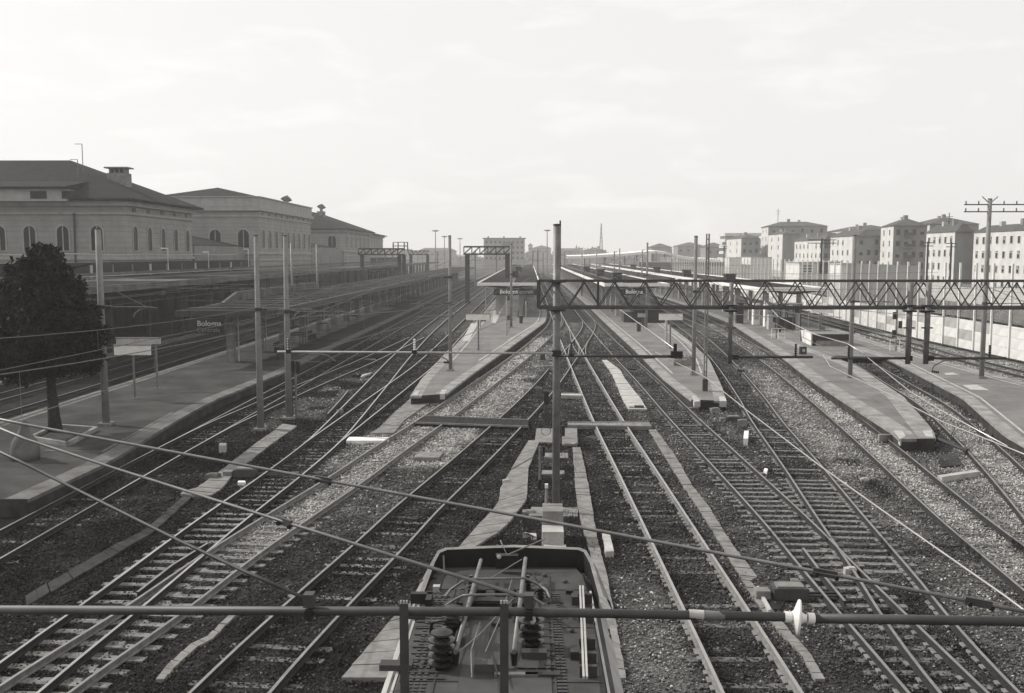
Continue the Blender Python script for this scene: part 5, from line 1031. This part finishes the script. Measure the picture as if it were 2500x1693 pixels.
# ---------------------------------------------------------------- houses
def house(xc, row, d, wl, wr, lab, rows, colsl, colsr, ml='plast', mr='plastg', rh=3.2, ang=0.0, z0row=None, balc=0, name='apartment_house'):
    """xc,row: near top corner; wl,wr: widths in the photo of the left and the right faces, px; d: distance"""
    c = PY(xc, row, d); u = Vector((math.sin(ang), math.cos(ang), 0)); v = Vector((math.cos(ang), -math.sin(ang), 0))
    def solve(dr, target):
        lo_, hi_ = 1, 80
        for _ in range(40):
            m_ = (lo_+hi_)/2; p = c+dr*m_; x = PCX+F*((p-Vector((0, 0, H))).dot(_rt))/((p-Vector((0, 0, H))).dot(_fw))
            if (abs(x-xc) < target): lo_ = m_
            else: hi_ = m_
        return lo_
    Ll, Lr = solve(u, wl), solve(v, wr); t = thing(name, (c.x, c.y, 0), lab, 'house', 'houses behind the noise barrier')
    A, B, C_, D = c+u*Ll, Vector(c), c+v*Lr, c+v*Lr+u*Ll; ze = c.z
    MB().add([(A.x, A.y, 0), (B.x, B.y, 0), (B.x, B.y, ze), (A.x, A.y, ze)], [(0, 1, 2, 3)]).build('left_wall', ml, t)  # sunlit side painted paler than the shaded walls
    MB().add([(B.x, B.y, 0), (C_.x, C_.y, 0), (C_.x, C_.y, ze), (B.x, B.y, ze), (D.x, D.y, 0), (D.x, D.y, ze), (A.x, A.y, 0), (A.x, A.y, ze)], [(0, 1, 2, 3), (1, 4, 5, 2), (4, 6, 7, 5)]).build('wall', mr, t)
    o_ = .8; cc = (A+C_)/2
    rh = rh*.42
    E = [p+((p-cc).normalized())*o_ for p in (A, B, C_, D)]
    if Ll > Lr: r0, r1 = (E[1]+E[2])/2+u*min(Lr*.4, Ll*.3), (E[0]+E[3])/2-u*min(Lr*.4, Ll*.3)
    else: r0, r1 = (E[0]+E[1])/2+v*min(Ll*.4, Lr*.3), (E[3]+E[2])/2-v*min(Ll*.4, Lr*.3)
    zz = ze+.05; pts = [(p.x, p.y, zz) for p in E]+[(r0.x, r0.y, zz+rh), (r1.x, r1.y, zz+rh)]
    fcs = [(1, 2, 4), (0, 1, 4, 5), (3, 0, 5), (2, 3, 5, 4)] if Ll > Lr else [(0, 1, 4), (1, 2, 5, 4), (2, 3, 5), (3, 0, 4, 5)]
    rf = MB().add(pts, fcs+[(0, 3, 2, 1)]).build('roof', 'farroof', t)
    MB().box((r0.x*.7+r1.x*.3, r0.y*.7+r1.y*.3, zz+rh+.2), (1.1, 1.1, 1.8)).build('chimney', 'conc', rf)
    MB().box((r0.x*.3+r1.x*.7, r0.y*.3+r1.y*.7, zz+rh*.9), (1.0, 1.0, 1.9)).build('chimney', 'concl', rf)
    for (org, dr, ln, cols, nr) in ((B, u, Ll, colsl, -v), (B, v, Lr, colsr, -u)):
        rw = random.Random(int(xc)+cols)
        for r_ in range(rows):
            for k_ in range(cols):
                if abs(math.sin(k_*12.9+r_*4.1+xc)) < .06: continue
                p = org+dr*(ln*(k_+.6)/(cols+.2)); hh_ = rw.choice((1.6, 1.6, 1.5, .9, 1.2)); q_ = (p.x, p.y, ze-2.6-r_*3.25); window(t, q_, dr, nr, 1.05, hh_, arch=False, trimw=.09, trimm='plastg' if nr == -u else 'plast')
                if hh_ < 1.4: MB().beam(Vector(q_)+nr*.05+Vector((0, 0, hh_+.1)), Vector(q_)+nr*.05+Vector((0, 0, 1.65)), 1.05 if abs(nr.y) > .5 else .1, .1 if abs(nr.y) > .5 else 1.05, up=Vector((0, 1, 0))).build('shutter', 'conc', t)
    for r_ in range(balc):
        p = B+v*Lr*.45-u*.6; b_ = MB().box((p.x, p.y, ze-3.0-r_*3.25), (2.6, 1.1, .18), -ang).build('balcony', 'conc', t)
        MB().box((p.x-u.x*.5, p.y-u.y*.5, ze-2.4-r_*3.25), (2.6, .06, .9), -ang).build('railing', 'dsteel', b_)
    return t
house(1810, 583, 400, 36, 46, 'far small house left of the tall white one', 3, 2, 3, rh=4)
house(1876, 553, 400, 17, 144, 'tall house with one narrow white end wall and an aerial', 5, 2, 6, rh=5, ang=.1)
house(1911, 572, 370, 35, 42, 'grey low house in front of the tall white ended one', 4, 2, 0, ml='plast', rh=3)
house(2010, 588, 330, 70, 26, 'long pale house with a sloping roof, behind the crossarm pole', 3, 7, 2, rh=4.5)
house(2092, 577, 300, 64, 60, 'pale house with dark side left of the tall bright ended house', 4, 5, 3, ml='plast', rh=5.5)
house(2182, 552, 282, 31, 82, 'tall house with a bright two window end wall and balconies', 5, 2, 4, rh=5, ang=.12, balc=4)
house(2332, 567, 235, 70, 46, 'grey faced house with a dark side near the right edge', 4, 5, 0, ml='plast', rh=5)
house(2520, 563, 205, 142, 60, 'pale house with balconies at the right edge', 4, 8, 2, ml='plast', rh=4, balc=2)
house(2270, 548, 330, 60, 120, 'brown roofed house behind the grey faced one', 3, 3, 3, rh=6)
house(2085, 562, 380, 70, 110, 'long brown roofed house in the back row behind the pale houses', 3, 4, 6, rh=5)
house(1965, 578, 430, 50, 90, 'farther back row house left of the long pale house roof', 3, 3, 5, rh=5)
for (px, py, Y, lab) in ((1900, 510, 400, 'tall aerial on the tall white ended house'), (2318, 520, 240, 'small aerial above the grey faced house')):
    q = PY(px, py, Y+8); solo(MB().tube([q, (q.x, q.y, q.z-12)], .12, 5).beam((q.x-1, q.y, q.z-1), (q.x+1, q.y, q.z-1), .12).beam((q.x-.8, q.y, q.z-2.2), (q.x+.8, q.y, q.z-2.2), .12), 'roof_aerial', 'dsteel', lab, 'aerial', org=q)
# flat terrace building farther off
a = PY(1772, 566, 520); b2 = PY(1862, 566, 520); t = thing('terraced_building', ((a.x+b2.x)/2, 520, 0), 'pale terraced block far behind the small house', 'building')
for i in range(4): MB().box(((a.x+b2.x)/2+i, 530, a.z-1.5-i*3.2), (b2.x-a.x+i*2, 16, 1.6)).build('terrace', 'plast', t); MB().box(((a.x+b2.x)/2+i, 532, a.z-3.0-i*3.2), (b2.x-a.x-2, 16, 1.5)).build('shaded_storey', 'gpanel', t)
# white wavy roof
t = thing('wavy_white_roof', (60, 330, 4), 'long white wavy roof on the horizon right of centre', 'roof'); pts_ = []
for px, py in ((1385, 626), (1430, 625), (1480, 622), (1530, 619), (1560, 616), (1600, 613), (1630, 616), (1655, 624), (1700, 631), (1760, 634)): pts_.append(PY(px, py, 345))
ln = [Vector(p) for p in pts_]; mb = MB(); vs = []
for p in ln: vs += [(p.x, p.y, p.z), (p.x, p.y+14, p.z+.4), (p.x, p.y, p.z-.9), (p.x, p.y+14, p.z-.5)]
fs = []
for i in range(len(ln)-1): a_ = i*4; fs += [(a_, a_+4, a_+5, a_+1), (a_+2, a_+6, a_+4, a_), (a_+3, a_+7, a_+6, a_+2)]
mb.add(vs, fs).build('roof_shell', 'white', t)
mb = MB()
for p in ln: mb.box((p.x, p.y+7, p.z/2-.4), (.5, .5, max(.5, p.z-.8)))
mb.build('columns', 'concl', t)
# distant central building and skyline
t = thing('distant_building', (-20, 600, 0), 'pale stepped building in the haze above the central tracks', 'building')
a, b2 = PY(1181, 583, 600), PY(1281, 583, 600); MB().box(((a.x+b2.x)/2, 606, a.z/2), (b2.x-a.x, 12, a.z)).build('wall', 'plastg', t)
MB().box(((a.x+b2.x)/2, 606, a.z+.2), (b2.x-a.x+1.5, 13.5, .5)).build('roof', 'farroof', t)
for j in range(4):
    for i in range(9): MB().box((a.x+1.8+i*2.75, 599.95, a.z-2.2-j*3.3), (1.3, .1, 1.6)).build('window', 'pane', t)
MB().box((PY(1240, 590, 599).x, 599.5, a.z-3.2), (7, .5, 2.4)).build('billboard_frame', 'dsteel', t)
for px in (1192, 1230, 1270): q = PY(px, 579, 606); MB().box((q.x, 606, q.z-.6), (1, 1, 2)).build('chimney', 'conc', t)
sky_ = [(905, 1010, 616, 750, 'low'), (1020, 1110, 613, 800, 'wider'), (1300, 1345, 606, 850, 'narrow'), (1352, 1420, 614, 780, 'broad'), (1425, 1480, 612, 820, 'small'), (1590, 1640, 604, 620, 'boxy'), (1655, 1720, 601, 640, 'longer'), (1725, 1770, 603, 560, 'squarish'), (1290, 1300, 600, 900, 'slim')]
for (x0, x1, r_, Y, ad) in sky_:
    a, b2 = PY(x0, r_, Y), PY(x1, r_, Y); t = thing('skyline_building', ((a.x+b2.x)/2, Y, 0), '%s hazy building on the horizon %s' % (ad, 'left of the central building' if x1 < 1180 else ('near the lattice mast' if x1 < 1500 else ('just right of the central building' if x1 < 1400 else 'above the white wavy roof'))), 'building', 'hazy buildings on the horizon')
    MB().box(((a.x+b2.x)/2, Y+10, a.z/2), (b2.x-a.x, 20, a.z)).build('wall', 'plastg', t); hip_roof(a.x, b2.x, Y, Y+20, a.z, 2.5, 5, .5).build('roof', 'farroof', t)
    for i in range(max(2, int((b2.x-a.x)/5))): MB().box((a.x+2+i*5, Y-.05, a.z-3), (1.8, .1, 1.6)).build('window', 'pane', t)
# far-off tree belt
rr = np.random.default_rng(21); NB = 26000; bx = rr.uniform(-520, 620, NB); by = rr.uniform(880, 960, NB); top = 9+3.2*np.sin(bx*.03)+2.2*np.sin(bx*.11+2)+1.3*np.sin(bx*.31); bz = rr.random(NB)*top
c_ = np.stack([bx, by, bz], 1); vs = np.stack([c_, c_+rr.normal(0, 1.6, (NB, 3)), c_+rr.normal(0, 1.6, (NB, 3))], 1).reshape(-1, 3)
me = bpy.data.meshes.new('tree_belt'); me.from_pydata(vs.tolist(), [], np.arange(NB*3).reshape(-1, 3).tolist()); me.materials.append(M['bushes']); o = bpy.data.objects.new('distant_trees', me); COL.objects.link(o); o['kind'] = 'stuff'; o['label'] = 'belt of hazy trees along the horizon'; o['category'] = 'trees'
# ================================================================== kiosks on platforms
q = PY(1568, 790, 113); t = thing('platform_kiosk', (q.x, 113, Z), 'dark kiosk under the front of the right canopy', 'kiosk')
a, b2 = PY(1548, 757, 113), PY(1622, 798, 113); MB().box(((a.x+b2.x)/2, 115, (a.z+Z)/2), (b2.x-a.x, 4, a.z-Z)).build('body', 'black', t); MB().box(((a.x+b2.x)/2, 115, a.z+.08), (b2.x-a.x+.3, 4.3, .14)).build('roof', 'conc', t)
MB().box((a.x-.6, 115, (a.z+Z)/2-.1), (1.1, 3, a.z-Z-.3)).build('side_locker', 'tube', t)
for (px0, px1, rt, rb, Y, lab, m_) in ((1901, 1956, 733, 796, 101, 'dark framed glass shelter on the far right platform', 'dsteel'), (1840, 1856, 742, 786, 110, 'narrow white cabinet before the far right canopy', 'white'), (1868, 1876, 745, 792, 107, 'second narrow white cabinet by the dark framed shelter', 'white'), (1800, 1816, 740, 782, 112, 'dark cabinet under the far right canopy front', 'black'), (1877, 1892, 770, 797, 103, 'low beige box beside the narrow white cabinets', 'concl'), (1288, 1304, 727, 752, 140, 'small pale cabinet under the central canopy', 'concl')):
    a = PY(px0, rt, Y); b2 = PY(px1, rt, Y); zt_ = min(a.z, 4.0); t = thing('platform_shelter' if px0 == 1901 else 'platform_cabinet', ((a.x+b2.x)/2, Y, Z), lab, 'shelter' if px0 == 1901 else 'cabinet', None)
    if px0 == 1901:
        for i in range(4):
            xx = a.x+(b2.x-a.x)*i/3
            for dy in (0, 2.2): MB().box((xx, Y+dy, (Z+3.3)/2), (.1, .1, 3.3-Z)).build('frame_post', m_, t)
        MB().box(((a.x+b2.x)/2, Y+1.1, 3.35), (b2.x-a.x+.3, 2.6, .12)).build('roof', 'gpanel', t); MB().box(((a.x+b2.x)/2, Y+2.2, 1.2), (b2.x-a.x, .08, 1.3)).build('lower_panel', 'black', t)
        MB().box(((a.x+b2.x)/2, Y+2.2, 2.5), (b2.x-a.x, .04, 1.2)).build('glass', 'glass', t); MB().box(((a.x+b2.x)/2, Y+.02, 2.9), (b2.x-a.x, .06, .1)).build('top_rail', m_, t)
    else: MB().box(((a.x+b2.x)/2, Y+.4, (Z+zt_)/2), (b2.x-a.x, .8, zt_-Z)).build('body', m_, t); MB().box(((a.x+b2.x)/2, Y-.02, Z+(zt_-Z)*.55), ((b2.x-a.x)*.7, .05, (zt_-Z)*.6)).build('door', 'concl' if m_ == 'white' else m_, t)
# small things on platforms
for (px, py, z, h, lab) in ((1938, 801, Z, 1.9, 'information post with a dark screen on the far right platform'), (1173, 803, Z, 1.1, 'small black bin behind the central board')):
    p = P(px, py, z); t = thing('platform_post', p, lab, 'post'); MB().box((p.x, p.y, z+h/2), (.14, .14, h)).build('shaft', 'concl', t); MB().box((p.x+.3, p.y, z+h), (.55, .2, .6)).build('screen', 'black', t)
p = P(1960, 865, Z); t = thing('sandwich_box', p, 'little dark box with pale label on the ramped platform', 'box'); MB().box((p.x, p.y, Z+.3), (.5, .4, .6)).build('body', 'black', t); MB().box((p.x, p.y-.21, Z+.32), (.22, .02, .22)).build('label_plate', 'concl', t)
p = P(1243, 815, Z); t = thing('folding_fence', p, 'thin folded metal gate leaning by the central platform pole', 'gate')
for k_ in range(4): q = P(1237+k_*3, 820-k_*7, Z); MB().tube([(q.x, q.y, Z), (q.x, q.y, Z+1.9-k_*.1)], .02, 5).build('upright', 'dsteel', t)
q0, q1 = P(1237, 820, Z), P(1246, 799, Z); MB().tube([q0+Vector((0, 0, 1.9)), q1+Vector((0, 0, 1.6))], .02, 5).tube([q0, q1], .02, 5).build('rails', 'dsteel', t)
# ================================================================== EVERGREEN TREE on the left platform
tb0 = P(136, 1056, Z); tr = thing('evergreen_tree', tb0, 'dark dense evergreen growing from a bed on the left platform', 'tree')
ztop = zat(130, 604, tb0.y)
MB().tube([(tb0.x, tb0.y, Z), (tb0.x-.05, tb0.y, Z+.8), (tb0.x-.1, tb0.y, Z+2.2), (tb0.x-.05, tb0.y, Z+4.5), (tb0.x, tb0.y, ztop-1.5)], .31, 12, r2=.08).build('trunk', 'bark', tr, smooth=True)
for i in range(9):
    a_ = i*2.4; z_ = 3.0+i*.55; MB().tube([(tb0.x, tb0.y, z_), (tb0.x+math.cos(a_)*.9, tb0.y+math.sin(a_)*.9, z_+.5), (tb0.x+math.cos(a_)*1.8, tb0.y+math.sin(a_)*1.8, z_+.7)], .08, 6, r2=.02).build('limb', 'bark', tr)
rr = np.random.default_rng(9); cl = []
for i in range(330):
    u = rr.random(); z_ = 3.3+u*(ztop-3.3-.3); prof_ = 2.35*math.sin(math.pi*min(1, (u*.70+.20)))**.7*(1+.16*math.sin(3*u*6.3+i))*(1 if u < .4 else 1-.62*((u-.4)/.6)**1.3); a_ = rr.uniform(0, 6.28); r_ = prof_*rr.uniform(.1, 1.0)**.6
    cl.append((tb0.x-.30+math.cos(a_)*r_, tb0.y+math.sin(a_)*r_, z_+rr.normal(0, .1), rr.uniform(.22, .62)))
NL = 80000; ci = rr.integers(0, len(cl), NL); cl = np.array(cl); dirs = rr.normal(0, 1, (NL, 3)); dirs /= np.linalg.norm(dirs, axis=1)[:, None]
c_ = cl[ci, :3]+dirs*(cl[ci, 3]*rr.random(NL)**.4)[:, None]; d_ = rr.normal(0, .075, (NL, 3)); e_ = rr.normal(0, .06, (NL, 3)); vs = np.stack([c_, c_+d_, c_+d_+e_, c_+e_], 1).reshape(-1, 3)-np.array(tb0)
me = bpy.data.meshes.new('crown'); me.from_pydata(vs.tolist(), [], np.arange(NL*4).reshape(-1, 4).tolist()); me.materials.append(M['foliage']); o = bpy.data.objects.new('crown', me); COL.objects.link(o); o.parent = tr
# planting bed below it
t = thing('planting_bed', (tb0.x, tb0.y, Z), 'low edged bed with dark soil round the evergreen trunk', 'planter')
q = [w(75, 1075), w(165, 1090), w(235, 1052), w(140, 1045)]
MB().prism(q, Z-.1, Z+.05).build('soil', 'weed', t)
for i in range(4): MB().beam((*q[i], Z+.08), (*q[(i+1) % 4], Z+.08), .16, .2).build('kerb_stone', 'kerb', t)
p = P(62, 1122, Z); solo(MB().lathe(p, (0, 0, 1), [(0, .52), (.35, .55), (.7, .46), (1.0, .28), (1.25, .16), (1.5, .12), (1.55, .03)], 18), 'bell_bollard', 'kerbm', 'grey bell shaped bollard at the left edge of the platform', 'bollard', smooth=True, org=p)
# grass tufts and weeds
rr = np.random.default_rng(31); mb = MB(); vs = []
spots = [P(x, y, 0) for x, y in ((2072, 1130), (2130, 1185), (2155, 1205), (1372, 1120), (1392, 1270), (1290, 1285), (1345, 1180), (1390, 1150), (1375, 1215), (1310, 1330), (1420, 1340), (640, 1060), (660, 1075), (1700, 985), (1290, 930))]
for s_ in spots:
    for i in range(320):
        b_ = Vector((s_.x+rr.normal(0, .28), s_.y+rr.normal(0, .5), 0)); h_ = rr.uniform(.05, .16); d_ = rr.normal(0, .05, 2); vs += [(b_.x-.012, b_.y, 0), (b_.x+.012, b_.y, 0), (b_.x+d_[0], b_.y+d_[1], h_)]
me = bpy.data.meshes.new('weeds'); me.from_pydata(vs, [], [(i, i+1, i+2) for i in range(0, len(vs), 3)]); me.materials.append(M['weed']); o = bpy.data.objects.new('weeds', me); COL.objects.link(o); o['kind'] = 'stuff'; o['label'] = 'patches of low dark weeds between the tracks'; o['category'] = 'weeds'
# ================================================================== platform furniture, cross spans
def bench(x, y, z, rz, lab):
    t = thing('bench', (x, y, z), lab, 'bench', 'benches on the platforms'); c_, s_ = math.cos(rz), math.sin(rz)
    R = lambda a, b, h: (x+a*c_-b*s_, y+a*s_+b*c_, z+h)
    for k_ in range(3): MB().box(R(0, -.15+k_*.15, .45), (1.8, .11, .04), rz).build('seat_slat', 'wood', t)
    for k_ in range(2): MB().box(R(0, .27, .62+k_*.16), (1.8, .04, .11), rz).build('back_slat', 'wood', t)
    for a in (-.75, .75): MB().box(R(a, .05, .22), (.06, .45, .44), rz).build('leg', 'dsteel', t)
for x, y, rz, lab in ((-20.5, 78, 1.57, 'dark bench under the left canopy, nearest'), (-20.5, 90, 1.57, 'dark bench under the left canopy, second'), (-2.5, 118, 1.57, 'bench before the central canopy'), (13.0, 108, 1.57, 'bench near the dark kiosk on the right platform'), (29.5, 96, 1.57, 'bench beside the dark framed shelter')): bench(x, y, Z, rz, lab)
for x, y, lab in ((-19.2, 73, 'slim bin by the first canopy pillar at left'), (-1.0, 112, 'slim bin on the central platform'), (11.4, 100, 'slim bin on the right platform by the painted line'), (28.4, 90, 'slim bin near the walled planter')):
    t = thing('litter_bin', (x, y, Z), lab, 'bin', 'bins on the platforms'); MB().lathe((x, y, Z), (0, 0, 1), [(0, .2), (.8, .24), (.82, .26), (.9, .26)], 10).build('bucket', 'dsteel', t); MB().lathe((x, y, Z+.9), (0, 0, 1), [(0, .27), (.05, .2)], 10).build('lid', 'galv', t)
for i, (px, py, pt, lab) in enumerate(((1186, 760, 690, 'thin lamp post at the left side of the central platform'), (1237, 790, 722, 'thin post beside the folded gate'), (1284, 775, 735, 'short post near the central canopy pillars'), (1626, 846, 766, 'bright slim post beside the blank board by the kiosk'), (1913, 800, 735, 'thin post left of the dark framed shelter'), (1973, 797, 760, 'thin post just left of the board over the planter'), (1950, 800, 740, 'thin post right of the dark framed shelter'))):
    p = P(px, py, Z); zt_ = zat(px, pt, p.y); t = thing('lamp_post', p, lab, 'lamp post', 'slim posts on the platforms')
    MB().tube([p, (p.x, p.y, zt_)], .07 if px != 1626 else .11, 8).build('shaft', 'concl', t); MB().box((p.x+.2, p.y, zt_), (.55, .16, .08)).build('lamp_head', 'galv', t)
for y_, xa, xb, z_, lab in ((50.3, -24, -9.5, 6.9, 'nearest thin wire stretched across the left tracks'), (66.5, -40, -8, 6.6, 'second thin wire stretched across the left tracks'), (66.0, -24, -7.5, 5.4, 'lower thin wire to the slim platform pole'), (88, -40, -6, 6.9, 'third thin wire stretched across the left tracks'), (106, -34, -2, 6.9, 'fourth thin wire stretched to the central platform pole'), (63.5, 4, 33, 6.4, 'thin wire stretched between the right platform poles'), (90, 4, 38, 6.9, 'farther thin wire above the right platforms'), (130, -34, 38, 7.2, 'long far wire across the whole yard')):
    mb = MB(); wireline(mb, (xa, y_, z_), (xb, y_, z_), .15, .014, 14); o = mb.build('cross_span_wire', 'wire', None, org=(xa, y_, z_)); o['label'] = lab; o['category'] = 'wire'; o['group'] = 'cross span wires'
# ================================================================== HAZE
hz = MB().box((0, 700, 13.5), (2600, 2000, 29.5)); ho = hz.build('haze', 'white', None); ho['kind'] = 'stuff'; ho['label'] = 'pale haze filling the air over the yard'; ho['category'] = 'haze'
hm = bpy.data.materials.new('haze'); hm.use_nodes = True; nt = hm.node_tree; nt.nodes.clear(); o_ = nt.nodes.new('ShaderNodeOutputMaterial'); v_ = nt.nodes.new('ShaderNodeVolumePrincipled')
v_.inputs['Color'].default_value = (.98, .97, .95, 1); v_.inputs['Density'].default_value = .0005; v_.inputs['Anisotropy'].default_value = .2; nt.links.new(v_.outputs[0], o_.inputs['Volume'])
ho.data.materials.clear(); ho.data.materials.append(hm)
